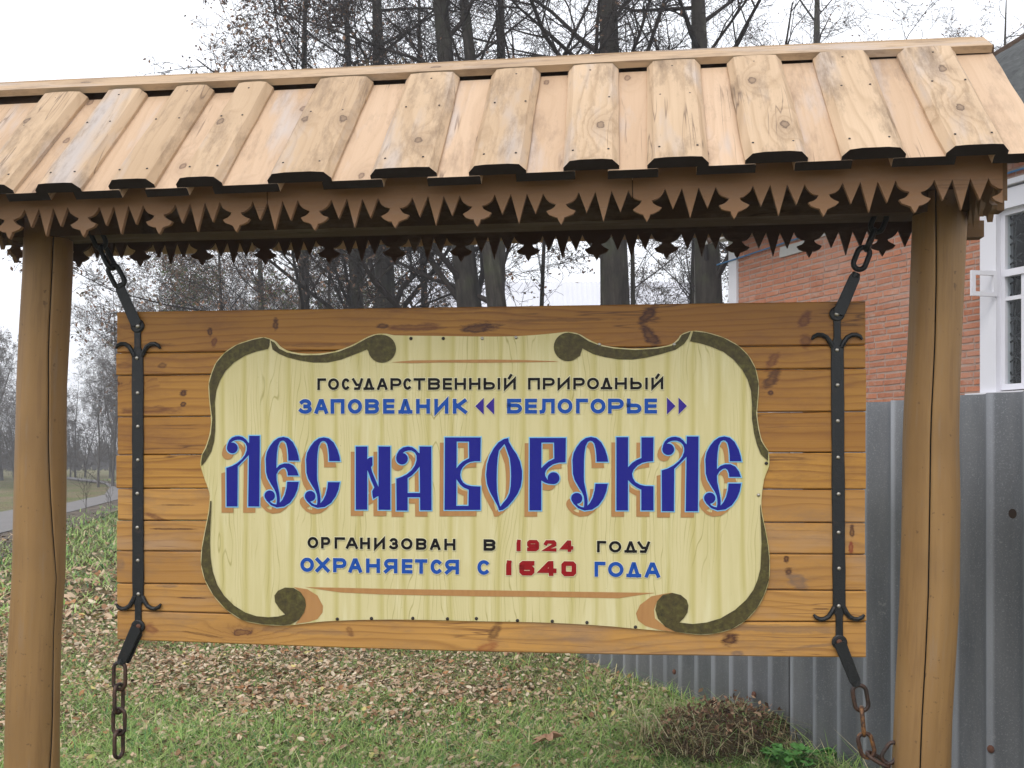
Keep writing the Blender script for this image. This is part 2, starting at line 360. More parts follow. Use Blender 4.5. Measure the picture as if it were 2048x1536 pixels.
# ------------------------------------------------------------------ the setting
def axis(a,b,n,mid,k=2.5):
    t=np.linspace(-1,1,n); return np.sign(t)*np.abs(t)**k*(b-a)/2+mid
xs=np.unique(np.concatenate([np.linspace(-20,12,120),np.linspace(-300,-20,18),np.linspace(12,300,18)]))
ys=np.unique(np.concatenate([np.linspace(2,14,110),np.linspace(14,50,60),np.linspace(50,420,24),np.linspace(-60,2,16)]))
X,Y=np.meshgrid(xs,ys); Zg=hill_np(X,Y)*(np.abs(X)<25)*(Y<60); rg=np.random.RandomState(2)
Zg+=np.where((Y>3)&(Y<20)&(np.abs(X)<15),rg.normal(0,.008,X.shape),0)
V=np.stack([X.ravel(),Y.ravel(),Zg.ravel()],1); nx=len(xs)
ii,jj=np.meshgrid(np.arange(len(ys)-1),np.arange(nx-1),indexing='ij'); k=(ii*nx+jj).ravel()
me=npmesh('ground',V,np.stack([k,k+1,k+nx+1,k+nx],1),M['ground'],smooth=True)
g_=bpy.data.objects.new('ground',me); COL.objects.link(g_); g_['kind']='structure'
def ribbon(name,L,Rr,z,m):
    mb=MB(); n=len(L); vs=[]
    for a,b in zip(L,Rr):
        for t in np.linspace(0,1,7):
            x=a[0]+(b[0]-a[0])*t; y=a[1]+(b[1]-a[1])*t; vs.append((x,y,hill(x,y)*.6+z))
    fs=[(i*7+j,i*7+j+1,(i+1)*7+j+1,(i+1)*7+j) for i in range(n-1) for j in range(6)]
    mb.add(vs,fs); o=mb.make(name,m,smooth=True); o['kind']='structure'; return o
RR=[(-7.6,5),(-8.2,13),(-9.8,19.3),(-10.5,22),(-11.4,25.5),(-12.4,30),(-13.2,34),(-15.5,40),(-20,50),(-28,62)]
RL=[(-12.6,5),(-13,13),(-13.3,19.3),(-13.4,22),(-13.4,26.4),(-13.9,31.5),(-15.0,37),(-18,45),(-23,56),(-31,68)]
def fine(P,n=4):
    o=[]
    for i in range(len(P)-1):
        for j in range(n): t=j/n; o.append((P[i][0]*(1-t)+P[i+1][0]*t,P[i][1]*(1-t)+P[i+1][1]*t))
    return o+[P[-1]]
RVe=[(x+1.1,y) for x,y in RR]
ribbon('verge',fine([(x-.2,y) for x,y in RR]),fine(RVe),.035,M['dirt'])
ribbon('road',fine(RL),fine(RR),.05,M['road'])

# ------------------------------------------------------------------ shelter
PHI=R(47.5); SL=RN*math.cos(PHI)+Z3*math.sin(PHI); SN=-RN*math.sin(PHI)+Z3*math.cos(PHI)
SLb=-RN*math.cos(PHI)+Z3*math.sin(PHI); SNb=RN*math.sin(PHI)+Z3*math.cos(PHI)
ZE=EYE+.736; DE=-.40
shelter=thing('shelter','open wooden shelter with peach board roof and carved fretwork on two round posts','shelter',(RO.x,RO.y,0))
def roof_plank(b0,b1,t0,t1,lift,th,ch,name,mat,front=True,rid=0,ext=0.0,L=.535):
    """plank from the eave (b0..b1 along s) to the ridge (t0..t1)"""
    sl,sn,de=(SL,SN,DE) if front else (SLb,SNb,-DE)
    rr=random.Random(rid*31+7); mb=MB(); rings=[]; gr=[]; n=7; warp=rr.uniform(-.002,.003)
    bow=[rr.uniform(-.0013,.0013) for _ in range(n)]
    for i in range(n):
        f=i/(n-1); d=-ext+(L+ext)*f
        tt=f
        a=b0+(t0-b0)*tt+bow[i]; b=b1+(t1-b1)*tt+bow[(i*3)%n]
        w=b-a; base=rp(0,de,ZE)+sl*d+sn*(lift+warp*math.sin(f*3.1))
        cup=th*rr.uniform(.05,.12)
        prof=[(a,0),(a,th*.35),(a+ch,th),(a+w*.3,th+cup),(b-w*.3,th+cup),(b-ch,th),(b,th*.35),(b,0)] if ch>.006 else [(a,0),(a,th-.003),(a+.003,th),(a+w*.3,th),(b-w*.3,th),(b-.003,th),(b,th-.003),(b,0)]
        rings.append([base+RU*s+Z3*(.006*s)+sn*h for s,h in prof]); gr.append([(d+rid*1.7,s+rid*.37,h+rid*.71) for s,h in prof])
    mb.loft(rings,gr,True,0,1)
    # both plank ends take the dark stained end grain
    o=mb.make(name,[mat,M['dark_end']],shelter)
    if front and ch>.006:
        for f,tt in ((.10,.2),(.10,.8),(.62,.25),(.62,.78),(.93,.5)):
            a=b0+(t0-b0)*f; b=b1+(t1-b1)*f; s_=a+(b-a)*(tt+rr.uniform(-.06,.06))
            button(rp(0,de,ZE)+sl*(L*f)+RU*s_+Z3*(.006*s_)+sn*(lift+th*1.06),.0032,.0012,sn,M['darkscrew'],o,'nail')
    return o
UP=[((-50,36),(96,186)),((81,171),(222,304)),((224,315),(356,436)),((359,450),(479,554)),((540,667),(640,752)),((745,877),(817,923)),((940,1054),(986,1083)),
    ((1128,1239),(1138,1237)),((1294,1416),(1294,1399)),((1488,1613),(1451,1560)),((1680,1808),(1621,1731)),((1886,2010),(1789,1902))]
U=[]
for (b,t) in UP: U.append((rs(b[0],DE),rs(b[1],DE),rs(t[0],-.03),rs(t[1],-.03)))
sR_b,sR_t=rs(2104,DE),rs(1980,-.03); sL=-1.86
U=[(-1.80,-1.68,-1.80,-1.68)]+U if U[0][0]>-1.60 else U
for i,(a,b,c,d) in enumerate(U):
    roof_plank(a,b,c,d,.022,.030,.018,'roof_plank',M['roof'],True,i+1,random.uniform(-.004,.006))
edges=[(sL,sL)]+[((u[0]+u[1])/2,(u[2]+u[3])/2) for u in U]+[(sR_b,sR_t)]
for i in range(len(U)+1):
    # lower planks fill the gaps between the upper ones
    a=(U[i-1][1]-.03,U[i-1][3]-.03) if i>0 else (sL,sL)
    b=(U[i][0]+.03,U[i][2]+.03) if i<len(U) else (sR_b,sR_t)
    if b[0]-a[0]<.03: continue
    roof_plank(a[0],b[0],a[1],b[1],-.004,.026,.003,'roof_plank',M['roof_low'],True,i+40,random.uniform(-.003,.003))
s=sL; i=0
while s<sR_b-.05:
    roof_plank(s,s+.13,s,s+.13,.0195,.024,.016,'roof_plank',M['roof'],False,i+80); roof_plank(s+.10,min(s+.24,sR_b),s+.10,min(s+.24,sR_b),-.002,.020,.003,'roof_plank',M['roof_low'],False,i+110)
    s+=.21; i+=1
capz=EYE+1.224; cph=R(35)
for sgn in (-1,1):
    dirv=RN*sgn*math.cos(cph)-Z3*math.sin(cph); nv=RN*sgn*math.sin(cph)+Z3*math.cos(cph)
    mb=MB(); rings=[];gr=[]; n=22; a0,a1=-1.95,rs(1985 if sgn<0 else 1966,-.07)
    for i in range(n):
        s=a0+(a1-a0)*i/(n-1); o=rp(s,0,capz+ (.004 if sgn>0 else 0)+.002*math.sin(s*3)); w=.088+.002*math.sin(s*5+1); th=.021
        P=[(-.006 if sgn<0 else .0,0),(w,0),(w,-th),(0.012,-th)]
        rings.append([o+dirv*x+nv*y for x,y in P]); gr.append([(s,x,y+sgn*3) for x,y in P])
    mb.loft(rings,gr); mb.make('ridge_board',M['roof'],shelter)
# ridge beam and rafters, purlins under the boards
def beam(s0,s1,d,z,wd,hz,name='beam',mat=None):
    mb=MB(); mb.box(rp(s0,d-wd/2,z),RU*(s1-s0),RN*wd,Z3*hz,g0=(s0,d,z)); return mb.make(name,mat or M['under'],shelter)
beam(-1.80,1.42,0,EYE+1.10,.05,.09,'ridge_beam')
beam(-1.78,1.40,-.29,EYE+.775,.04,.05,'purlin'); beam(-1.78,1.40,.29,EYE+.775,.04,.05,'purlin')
beam(-1.74,1.37,0,EYE+.70,.12,.12,'tie_beam')
def fret(name,P0,P1,per,phase,zv,top,th,mat,nrm,zslope=0.0):
    """carved board from P0 to P1 (points at height 0), pattern centred on 'phase' metres from P0"""
    L=(P1-P0).length; ax=(P1-P0).normalized(); k=per/.2333
    half=[(0,-87),(7,-76),(10,-68),(19,-66),(33,-60),(40,-51),(26,-45),(17,-38),(14,-31),(24,-28.5),(32.8,-24),(40,-17.5),(43.6,-12),(49,0),(70.4,-56),(94.5,0),(116.65,-82)]
    pts=[]; m0=math.floor(-phase/per)-1; m1=math.ceil((L-phase)/per)+1
    for m in range(m0,m1+1):
        c=phase+m*per; rr=random.Random(m*13+int(L*100)); j=lambda: rr.uniform(-1.3,1.3)
        left=[(c-x*.001*k,(z+j())*.001) for x,z in half[::-1]][1:]; right=[(c+x*.001*k,(z+j())*.001) for x,z in half][1:]
        pts+=left+right
    out=[]; pts=[pts[0]]+[b for a,b in zip(pts,pts[1:]) if True]
    for a,b in zip(pts,pts[1:]):           # clip to 0..L
        if a[0]<0<=b[0] and b[0]!=a[0]: t=(0-a[0])/(b[0]-a[0]); out.append((0,a[1]+(b[1]-a[1])*t))
        if 0<b[0]<L and not (out and b[0]<0): out.append(b)
        if a[0]<L<=b[0] and b[0]!=a[0]: t=(L-a[0])/(b[0]-a[0]); out.append((L,a[1]+(b[1]-a[1])*t)); break
    poly=out+[(L,top),(0,top)]
    f=[P0+ax*x+Z3*(zv+z+zslope*(x/L-.5))+nrm*(th/2) for x,z in poly]; b=[p-nrm*th for p in f]; n=len(poly)
    g=[(x,z,0) for x,z in poly]
    mb=MB(); mb.add(f+b,[tuple(range(n)),tuple(range(n,2*n))[::-1]]+[(i,n+i,n+(i+1)%n,(i+1)%n) for i in range(n)],g+[(x,z,.02) for x,z,_ in g])
    return mb.make(name,mat,shelter)
EL,ER=-1.66,1.335
s955,s1825=rs(955,-.335),rs(1825,-.335); per=(s1825-s955)/5
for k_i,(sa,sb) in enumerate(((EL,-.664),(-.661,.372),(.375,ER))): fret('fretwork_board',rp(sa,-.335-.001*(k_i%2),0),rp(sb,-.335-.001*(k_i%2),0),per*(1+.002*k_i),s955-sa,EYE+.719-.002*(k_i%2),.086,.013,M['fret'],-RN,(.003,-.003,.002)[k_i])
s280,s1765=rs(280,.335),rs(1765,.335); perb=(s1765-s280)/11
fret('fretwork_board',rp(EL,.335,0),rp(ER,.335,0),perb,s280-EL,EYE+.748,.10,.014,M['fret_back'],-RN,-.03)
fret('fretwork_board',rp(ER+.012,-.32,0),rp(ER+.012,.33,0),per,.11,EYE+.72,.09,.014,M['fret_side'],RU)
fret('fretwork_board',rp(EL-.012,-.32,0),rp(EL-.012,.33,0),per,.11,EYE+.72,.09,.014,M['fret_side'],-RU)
# rafters at the gable ends, small blocks at the beam ends
for s in (EL-.03,-.9,-.15,.6,ER+.03):
    for fr in (1,0):
        sl,sn,de=(SL,SN,DE) if fr else (SLb,SNb,-DE); mb=MB()
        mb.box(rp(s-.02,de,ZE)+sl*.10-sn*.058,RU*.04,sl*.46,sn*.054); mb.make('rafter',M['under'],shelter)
for s0 in (ER+.045,):
    for d,z in ((-.05,EYE+.70),(.12,EYE+.66)):
        mb=MB(); mb.box(rp(s0-.05,d,z),RU*.11,RN*.05,Z3*.05); mb.make('beam_end',M['fret_side'],shelter)
# posts: slightly crooked round trunks with a drying crack
def post(PX,t0,crack_px,name='post'):
    """PX: (row, left, right) of the post in the photograph; t0: distance of its axis"""
    rows=sorted(PX); zs=[];cx=[];rr=[]
    for y,l,r in rows: zs.append(EYE+(HZ-y)/F*t0); cx.append(((l+r)/2-1024)/F*t0); rr.append((r-l)/2/F*t0)
    Zs=np.array(zs[::-1]); Xs=np.array(cx[::-1]); Rs=np.array(rr[::-1])
    n=30; zz=np.linspace(-.25,EYE+.76,n); mb=MB(); rings=[];gr=[]
    sl=(Xs[1]-Xs[0])/(Zs[1]-Zs[0])
    ck=[(EYE+(HZ-y)/F*t0,(c-1024)/F*t0) for y,c in crack_px][::-1]
    cz=np.array([c[0] for c in ck]); cxx=np.array([c[1] for c in ck])
    for z in zz:
        x=np.interp(z,Zs,Xs) if z>=Zs[0] else Xs[0]+sl*(z-Zs[0])*.6
        r=np.interp(z,Zs,Rs); xc=np.interp(z,cz,cxx) if z>cz[0] else cxx[0]
        a=math.asin(max(-.92,min(.92,(xc-x)/r)))-math.pi/2
        angs=[a-.12,a-.024,a,a+.024,a+.12]+[a+.12+(2*math.pi-.24)*k/40 for k in range(1,40)]
        off=[0,0,-.02,0,0]+[0]*39; ring=[];g=[]
        for kk,(an,o) in enumerate(zip(angs,off)):
            q_=r+o+.0022*math.sin(3*an+z*4)+.0015*math.sin(7*an-z*6)
            ring.append((x+math.cos(an)*q_,t0+math.sin(an)*q_,z)); g.append((z,r*math.cos(an),r*math.sin(an)))
        rings.append(ring); gr.append(g)
    mb.loft(rings,gr,True); nv=44
    # crack faces get their own dark material
    for i,f in enumerate(mb.f):
        if len(f)==4 and all((v%nv) in (0,1,2,3,4) for v in f): mb.m[i]=1 if any((v%nv)==2 for v in f) else 0
    o=mb.make(name,[M['post'],M['crack']],shelter,smooth=True)
    for p_,m_ in zip(o.data.polygons,mb.m): p_.use_smooth=(m_==0)
    return o
post([(480,52,143),(560,50,141),(755,38,130),(955,32,127),(1160,28,126),(1250,24,120),(1536,14,116)],3.318,[(400,127),(560,121),(700,114),(900,113),(1060,118),(1160,122),(1300,119),(1536,110)])
post([(400,1828,1930),(480,1825,1926),(545,1823,1924),(680,1820,1920),(750,1816,1917),(850,1811,1914),(1011,1808,1917),(1180,1804.6,1914),(1300,1799,1907),(1420,1792,1900),(1536,1786,1896)],2.976,
     [(400,1853),(560,1853),(700,1850),(850,1842),(1011,1839),(1180,1836),(1300,1831),(1420,1824),(1536,1819)])

# ------------------------------------------------------------------ sign board
so_=bp(983,1300); sign=thing('sign_board','hanging sign of horizontal orange pine planks with a cream painted panel between iron straps','sign',(so_.x,so_.y,so_.z))
YL=[624,706,751,834,910,977,1041,1102,1167,1221,1280]; YR=[602,690,737,823,905,979,1046,1109,1182,1244,1316]
def ypl(i,px):
    t=(px-235)/(1730-235); y=YL[i]+(YR[i]-YL[i])*t
    if i in (9,10): y+=7*math.sin(math.pi*min(1,max(0,t)))
    return y
M['board']=wood('orange_pine',(.52,.265,.050),(.23,.09,.018),DK,.75,.14,(.17,.07,.03),.6,.5,.35,40,None,2.3,8,
  [SP(1295,630,34,13,42,.9,DK),SP(1300,672,38,15,-55,.85,DK),SP(830,655,75,10,0,.7,MB_),SP(960,655,55,12,5,.85,DK),SP(765,652,16,8,0,.8,DK),SP(420,665,7,13,0,.85,DK),SP(428,685,7,12,-20,.8,MB_),SP(551,650,8,16,0,.8,DK),
   SP(367,786,11,9,0,.9,DK),SP(366,808,7,7,0,.9,DK),SP(300,820,80,11,0,.65,MB_),SP(1610,638,14,22,-30,.8,MB_),SP(1612,682,14,16,30,.7,MB_),SP(1545,722,12,26,-35,.7,MB_),SP(1543,758,14,34,-40,.75,DK),SP(1542,785,8,7,0,.9,DK),SP(250,730,30,12,0,.5,MB_),SP(262,655,34,7,0,.45,MB_),SP(305,690,60,6,0,.45,DK),SP(325,730,12,9,0,.6,DK),SP(1120,640,150,4,0,.4,DK),SP(1690,650,40,3,0,.7,DK),SP(640,690,110,5,0,.4,DK),SP(880,616,200,9,0,.35,MB_)])
M['board_low']=wood('greyed_orange_pine',(.60,.325,.090),(.30,.14,.038),(.10,.038,.022),.75,.16,(.20,.13,.09),.6,.5,.3,34,(.40,.26,.16),2.3,8,
  [SP(1640,834,125,13,2,.75,GRY),SP(1600,872,9,24,-15,.6,MB_),SP(355,922,8,8,0,.9,DK),SP(364,950,9,34,18,.75,MB_),SP(355,905,20,7,0,.6,DK),SP(1573,1118,7,11,0,.85,DK),SP(1578,1143,10,9,0,.8,DK),SP(1596,1163,20,30,40,.6,GRY),
   SP(1704,1062,6,20,0,.8,DK),SP(1702,1095,6,20,0,.8,(.2,.03,.015)),SP(990,1262,12,26,-35,.6,DK),SP(975,1295,30,15,25,.7,(.28,.09,.03)),SP(1462,1278,22,16,20,.85,DK),SP(1474,1308,16,8,0,.6,GRY),SP(300,1256,22,14,-30,.7,(.2,.07,.03)),SP(1560,1258,140,10,0,.45,GRY),SP(600,1262,160,8,-2,.3,GRY),SP(310,1034,26,7,-15,.6,MB_),SP(240,1128,12,18,0,.4,GRY),SP(340,1058,70,2.4,0,.8,DK),SP(350,1010,50,2.2,0,.6,DK),SP(385,1196,42,2.2,0,.8,DK),SP(1640,1218,22,2.2,0,.7,DK),SP(262,975,26,7,0,.5,MB_),SP(335,1172,30,5,0,.5,GRY),SP(700,1262,9,14,30,.5,MB_),SP(400,1268,60,3,-8,.5,DK),SP(1650,1290,60,4,6,.5,GRY)])
for i in range(10):
    rr=random.Random(i+3); off=-.0015*rr.random(); th=.034; n=16; mb=MB(); rings=[];gr=[]; c=.0035
    lx,rx=234+rr.uniform(-2,2),1731+rr.uniform(-1.5,2)
    for k in range(n):
        px=lx+(rx-lx)*k/(n-1); s,zt=bsz(px,ypl(i,px)); _,zb=bsz(px,ypl(i+1,px))
        zt-=.0011+rr.uniform(0,.0006); zb+=.0011+rr.uniform(0,.0006)
        if i==0: zt+=.0015
        P=[(zb,-th),(zb,-c),(zb+c,0),(zt-c,0),(zt,-c),(zt,-th)]
        rings.append([bpt(s,z,off+o) for z,o in P]); gr.append([(s+i*2.3,z+i*.31,o+i*.5) for z,o in P])
    mb.loft(rings,gr); o=mb.make('plank',M['board'] if i<5 else M['board_low'],sign)
    at_=o.data.attributes.new('bs','FLOAT_VECTOR','POINT'); at_.data.foreach_set('vector',np.array([((Vector(v).xy-PA).dot(BU2),v[2],0) for v in mb.v],dtype=np.float32).ravel())
# two battens behind hold the planks together
for px in (300,1640):
    s,_=bsz(px,900); mb=MB(); mb.box(bpt(s-.04,1.03,-.062),BU*.08,BN*.026,Z3*.98); mb.make('batten',M['under'],sign)

# cream panel cut to a scroll outline
OUT=[(790.8,671),(886,672),(977.7,673.4),(1030,672.5),(1073,670),(1118.6,665.5),(1135.6,663),(1158,667),(1178,679.6),(1200.7,689.6),(1229,695),(1271.5,698),(1314,695),(1342,689.6),(1355,679.6),(1362,668),(1384.8,660.4),(1413,664),(1447,674),(1478,691),(1498,710.8),(1512,736),(1518.5,767.4),(1516.5,798.6),(1513.7,827),(1518,858),(1523.6,880.7),(1531,893),(1537.7,902),(1539,923),(1537.7,934.5),(1529,954),(1525,977),(1522,1008),(1525,1030),(1532,1062),(1537,1090),(1540,1120.5),(1539,1160),(1529,1191),(1515,1217),(1492,1242),(1464,1259),(1430,1268),(1402,1270),(1379,1268),(1351,1263.6),(1271.5,1257.5),(1215,1252),(1130,1246.6),(1045,1243.7),(952,1242.6),(870,1240),(796.5,1239),(725.7,1239.5),(655,1242),(612,1246.6),(567,1252),(527,1250),(485,1242),(451,1219.7),(425.5,1191),(408.5,1160),(401,1129),(403,1095),(410,1058),(417,1024),(419,1001.6),(420,990),(417,979),(408.5,956),(401.4,933.6),(400.5,925),(403,909),(411,895),(420,866.6),(422.7,838),(418,798.6),(416.4,767),(422.7,745),(431,725),(448,705),(473.6,688),(505,678),(527,673.4),(545,679),(553,684),(561,694),(575.6,702),(604,707.5),(641,707.5),(677.5,701),(706,689.6),(734,674),(751,667.5),(771,667),(782,669.5)]
def smooth_poly(P,it=1):
    for _ in range(it):
        Q=[]
        for i in range(len(P)):
            a,b=P[i],P[(i+1)%len(P)]; Q+=[(a[0]*.75+b[0]*.25,a[1]*.75+b[1]*.25),(a[0]*.25+b[0]*.75,a[1]*.25+b[1]*.75)]
        P=Q
    return P
from mathutils.geometry import tessellate_polygon
def flat(mb,P,off,m=0,th=None):
    """flat painted shape (picture points) on the board at distance off; with th it gets an edge"""
    P=[p for i,p in enumerate(P) if (abs(p[0]-P[i-1][0])+abs(p[1]-P[i-1][1]))>.02]
    sz=[bsz(x,y,off) for x,y in P]; vs=[bpt(s,z,off) for s,z in sz]; gs=[(s,z,0) for s,z in sz]
    tr=tessellate_polygon([[Vector((s,z,0)) for s,z in sz]])
    fs=[]
    for t in tr:
        a,b,c=[Vector(sz[i]) for i in t]
        fs.append(tuple(t) if (b-a).cross(c-a)>0 else tuple(t)[::-1])
    mb.add(vs,fs,gs,m)
    if th:
        n=len(P); bs=[v-BN*th for v in vs]; mb.add(vs+bs,[(i,n+i,n+(i+1)%n,(i+1)%n) for i in range(n)],gs+gs,m)
pm=MB(); flat(pm,smooth_poly(OUT),.0055,0,.0045); panel=pm.make('painted_panel',M['panel'],sign)
def disc(cx,cy,r,n=28): return [(cx+r*math.cos(2*math.pi*i/n),cy+r*math.sin(2*math.pi*i/n)) for i in range(n)]
i0=lambda p: min(range(len(OUT)),key=lambda i:(OUT[i][0]-p[0])**2+(OUT[i][1]-p[1])**2)
def seg(a,b):
    i,j=i0(a),i0(b); return OUT[i:j+1] if i<=j else OUT[i:]+OUT[:j+1]
def inset(P,d,cen):
    o=[]
    for i,p in enumerate(P):
        a=Vector(P[max(i-1,0)]); b=Vector(P[min(i+1,len(P)-1)]); t=(b-a)
        if t.length<1e-6: o.append(p); continue
        t.normalize(); n=Vector((-t.y,t.x)); o.append((p[0]+n.x*d,p[1]+n.y*d))
    return o
e=.0066
def mbuild(name,polys,mat,parent=None,offs=e,**pr):
    for i,P in enumerate(polys): mb=MB(); flat(mb,P,offs+i*.00012); mb.make(name,mat,parent or panel,**pr)
B1=inset(seg((401.4,933.6),(527,673.4)),1.6,None)+[(540,679),(538.8,692),(536,698),(513,703),(490.6,711),(468,725),(451,742),(439.6,762),(432.6,781.6),(429.7,804),(430.6,832.6),(430.6,861),(428,883.5),(422.7,903),(411,923),(403,932)]
B2=[(541,681),(549,685),(558,697),(574,705),(604,710.5),(641,710),(677,703.5),(707,691.5),(735,676),(752,669.5),(764,669)]+[(764,725),(745,716),(734,699),(708.7,709),(683,719),(655,725),(626.5,725),(598,720.7),(575.6,715),(558.6,708),(545,699)]
B3=[(1136,664.8),(1157,669),(1177,682),(1200,691.5),(1229,697),(1271.5,700),(1314,697),(1343,691.5),(1357,681),(1363.5,670),(1382,662.5),(1376,677),(1368,688),(1351,699.5),(1322.5,708),(1294,715),(1266,719),(1237.5,718.7),(1209,714),(1186.5,708),(1165,697),(1160,712),(1140,722)]
B4=[(1386,662.5)]+inset(seg((1413,664),(1537.7,902)),1.4,None)+[(1536,922),(1522,909),(1513.7,889),(1508,866.5),(1504,838),(1504,810),(1502,781.6),(1495,759),(1484,739),(1467,719),(1447,703.7),(1424,694),(1402,686.7),(1380,682.5)]
B5=inset(seg((1522,1008),(1379,1268)),1.2,None)+[(1351,1263.6),(1331,1253.7),(1315.4,1236.7),(1310.6,1219.7),(1314,1202.7),(1325,1190),(1345,1185.7),(1362,1190),(1373.5,1200),(1377,1211),(1375,1225),(1368,1236),(1359,1245),(1385,1248),(1413,1245),(1441,1236.7),(1470,1219.7),(1492,1200),(1506.6,1180),(1515,1160),(1520.7,1137.5),(1522,1115),(1523,1086.6),(1522,1058),(1520.7,1030),(1520,1012)]
B6=inset(seg((567,1252),(419,1001.6)),1.3,None)+[(423,1001.6),(422,1030),(420.4,1058),(419.8,1086.6),(421,1115),(425.5,1143),(434,1168.7),(448,1191),(468,1211),(490.6,1225),(513,1232.4),(536,1234.4),(556,1233),(570,1229),(558.6,1217),(550,1204),(548.7,1191),(555.8,1181.4),(570,1175),(587,1175.8),(601,1184),(609.6,1197),(611.8,1211),(608,1225),(598,1239.5),(581,1249)]
mbuild('scroll_border',[B1,B2,disc(764,697.5,28),B3,disc(1136,693.8,28.5),B4,B5,B6],M['moss'],offs=e+.0006)
mbuild('scroll_shading',[[(587,1174),(615,1178.6),(635,1191),(646,1212),(645,1225),(635,1238),(618,1244),(590,1248),(598,1239.5),(612,1211),(609.6,1197),(601,1184)],
    [(1345,1185),(1331,1187),(1302.7,1192.7),(1280,1209.7),(1272,1226.7),(1276,1241),(1291,1252),(1317,1259.7),(1356,1265),(1331,1253.7),(1310,1236.7),(1308,1219.7),(1314,1202.7)],
    [(610,1174),(790,1178),(978,1180.5),(1150,1183.5),(1311,1185.7),(1294,1188),(1237.5,1196.5),(1073,1193.6),(960,1192.8),(768,1189),(683,1185),(646,1180)],
    [(782,724.4),(825,720.7),(978,719),(1045,720),(1107,722),(1118,723.5),(1073,724.4),(960,725.5),(881,725),(820,726.5)]],M['brown'],offs=e-.0003)

# --- large ornate letters, drawn as polygons over a pale outline and a brown drop shadow
k_=.13184
def tr(P,ox,oy=860,f=None): return [((f(x,y) if f else (x,y))[0]*k_+ox,(f(x,y) if f else (x,y))[1]*k_+oy) for x,y in P]
EL1=[(772,520),(768,440),(785,340),(830,250),(890,170),(960,120),(1035,105),(1110,122),(1180,185),(1235,290),(1265,390),(1277,465),(1112,465),(1110,380),(1100,280),(1080,200),(1050,167),(1020,160),(985,178),(955,240),(940,340),(933,450),(932,575),(932,680),(935,760),(955,860),(975,960),(985,1040),(982,1120),(960,1140),(930,1130),(938,1080),(936,1020),(928,965),(900,900),(850,820),(800,730),(775,640)]
EL2=[(920,590),(980,532),(1050,507),(1120,507),(1190,540),(1240,610),(1268,690),(1105,690),(1100,640),(1080,590),(1050,567),(1010,577),(965,612),(925,685)]
EL3=[(965,1125),(1020,1060),(1060,980),(1085,880),(1095,785),(1272,785),(1250,900),(1210,1000),(1140,1100),(1050,1160),(940,1175),(850,1140),(780,1070),(750,1000),(790,1010),(830,1072),(850,1100),(890,1122),(925,1128)]
ELb=disc(830,997,80)
LL=[[(518,88),(680,88),(672,1160),(503,1160)],[(172,575),(260,550),(345,548),(340,1160),(175,1160)],
    [(172,575),(260,545),(340,500),(410,440),(455,380),(480,310),(482,250),(465,205),(430,170),(385,150),(340,148),(300,155),(265,172),(245,190),(225,225),(183,262),(190,215),(215,160),(255,118),(310,96),(365,92),(420,106),(470,145),(500,185),(530,215),(530,360),(470,425),(400,495),(345,552)],disc(262,272,82)]
GL=[]
GL.append(('Л',[tr(P,430) for P in LL]))
GL.append(('Е',[tr(P,430) for P in (EL1,EL2,EL3,ELb)]))
fC=lambda x,y:(1380+(x-768)*1.02,y+6)
GL.append(('С',[tr(P,430,860,fC) for P in (EL1,EL3,ELb)]))
GL.append(('Н',[tr(P,690) for P in ([(163,250),(338,250),(338,1208),(163,1208)],[(508,250),(688,250),(688,1210),(508,1210)],
    [(325,450),(375,415),(415,410),(418,530),(395,565),(412,635),(455,740),(515,880),(525,1000),(485,1010),(430,1045),(418,1000),(412,930),(445,870),(400,770),(350,630),(325,590)])]))
GL.append(('А',[tr(P,690) for P in ([(1130,250),(1310,250),(1312,1218),(1140,1218)],[(778,738),(860,725),(950,720),(950,1222),(782,1222)],[(940,955),(1145,955),(1145,1020),(940,1020)],
    [(778,740),(860,710),(940,670),(1010,610),(1060,540),(1085,460),(1085,390),(1060,340),(1010,312),(960,310),(910,325),(880,345),(870,352),(820,400),(775,430),(785,370),(820,310),(880,265),(950,250),(1020,262),(1075,300),(1110,340),(1145,360),(1145,540),(1080,620),(1010,690),(950,728)],disc(865,435,88))]))
GL.append(('В',[tr(P,870) for P in ([(150,115),(330,115),(322,1210),(145,1210)],[(150,112),(694,112),(692,175),(150,175)],
    [(515,160),(694,112),(686,472),(600,474),(530,485),(470,515),(420,565),(392,620),(383,680),(395,745),(430,800),(480,832),(550,850),(690,858),(688,1210),(505,1210),(512,905),(440,875),(385,830),(345,775),(315,730),(315,595),(365,530),(420,480),(480,448),(518,430)],[(145,1150),(690,1150),(688,1212),(145,1212)])]))
GL.append(('О',[tr(P,870) for P in ([(1112,122),(1050,135),(960,190),(890,280),(830,390),(790,520),(775,680),(790,820),(830,930),(890,1040),(950,1150),(975,1220),(1010,1205),(990,1165),(960,1060),(940,930),(935,750),(940,560),(950,420),(970,310),(1010,260),(1055,210),(1080,190)],
    [(1112,122),(1120,180),(1170,270),(1240,370),(1290,480),(1320,620),(1320,740),(1300,860),(1250,970),(1180,1070),(1100,1160),(1030,1210),(975,1222),(965,1200),(990,1165),(1030,1110),(1090,1040),(1130,960),(1148,850),(1155,700),(1150,560),(1135,430),(1100,330),(1075,260),(1050,205)])]))
GL.append(('Р',[tr(P,870) for P in ([(1437,120),(1615,120),(1612,1220),(1432,1220)],[(1437,120),(1985,120),(1985,190),(1437,190)],
    [(1805,150),(1985,120),(1980,490),(1880,495),(1790,520),(1725,565),(1685,610),(1668,660),(1675,700),(1708,755),(1760,740),(1800,822),(1720,815),(1660,795),(1605,760),(1605,585),(1660,530),(1720,480),(1810,435)],disc(1798,730,90))]))
fC2=lambda x,y:(795+(x-768)*1.065,105+(y-105)*1.044)
GL.append(('С',[tr(P,1040,860,fC2) for P in (EL1,EL3,ELb)]))
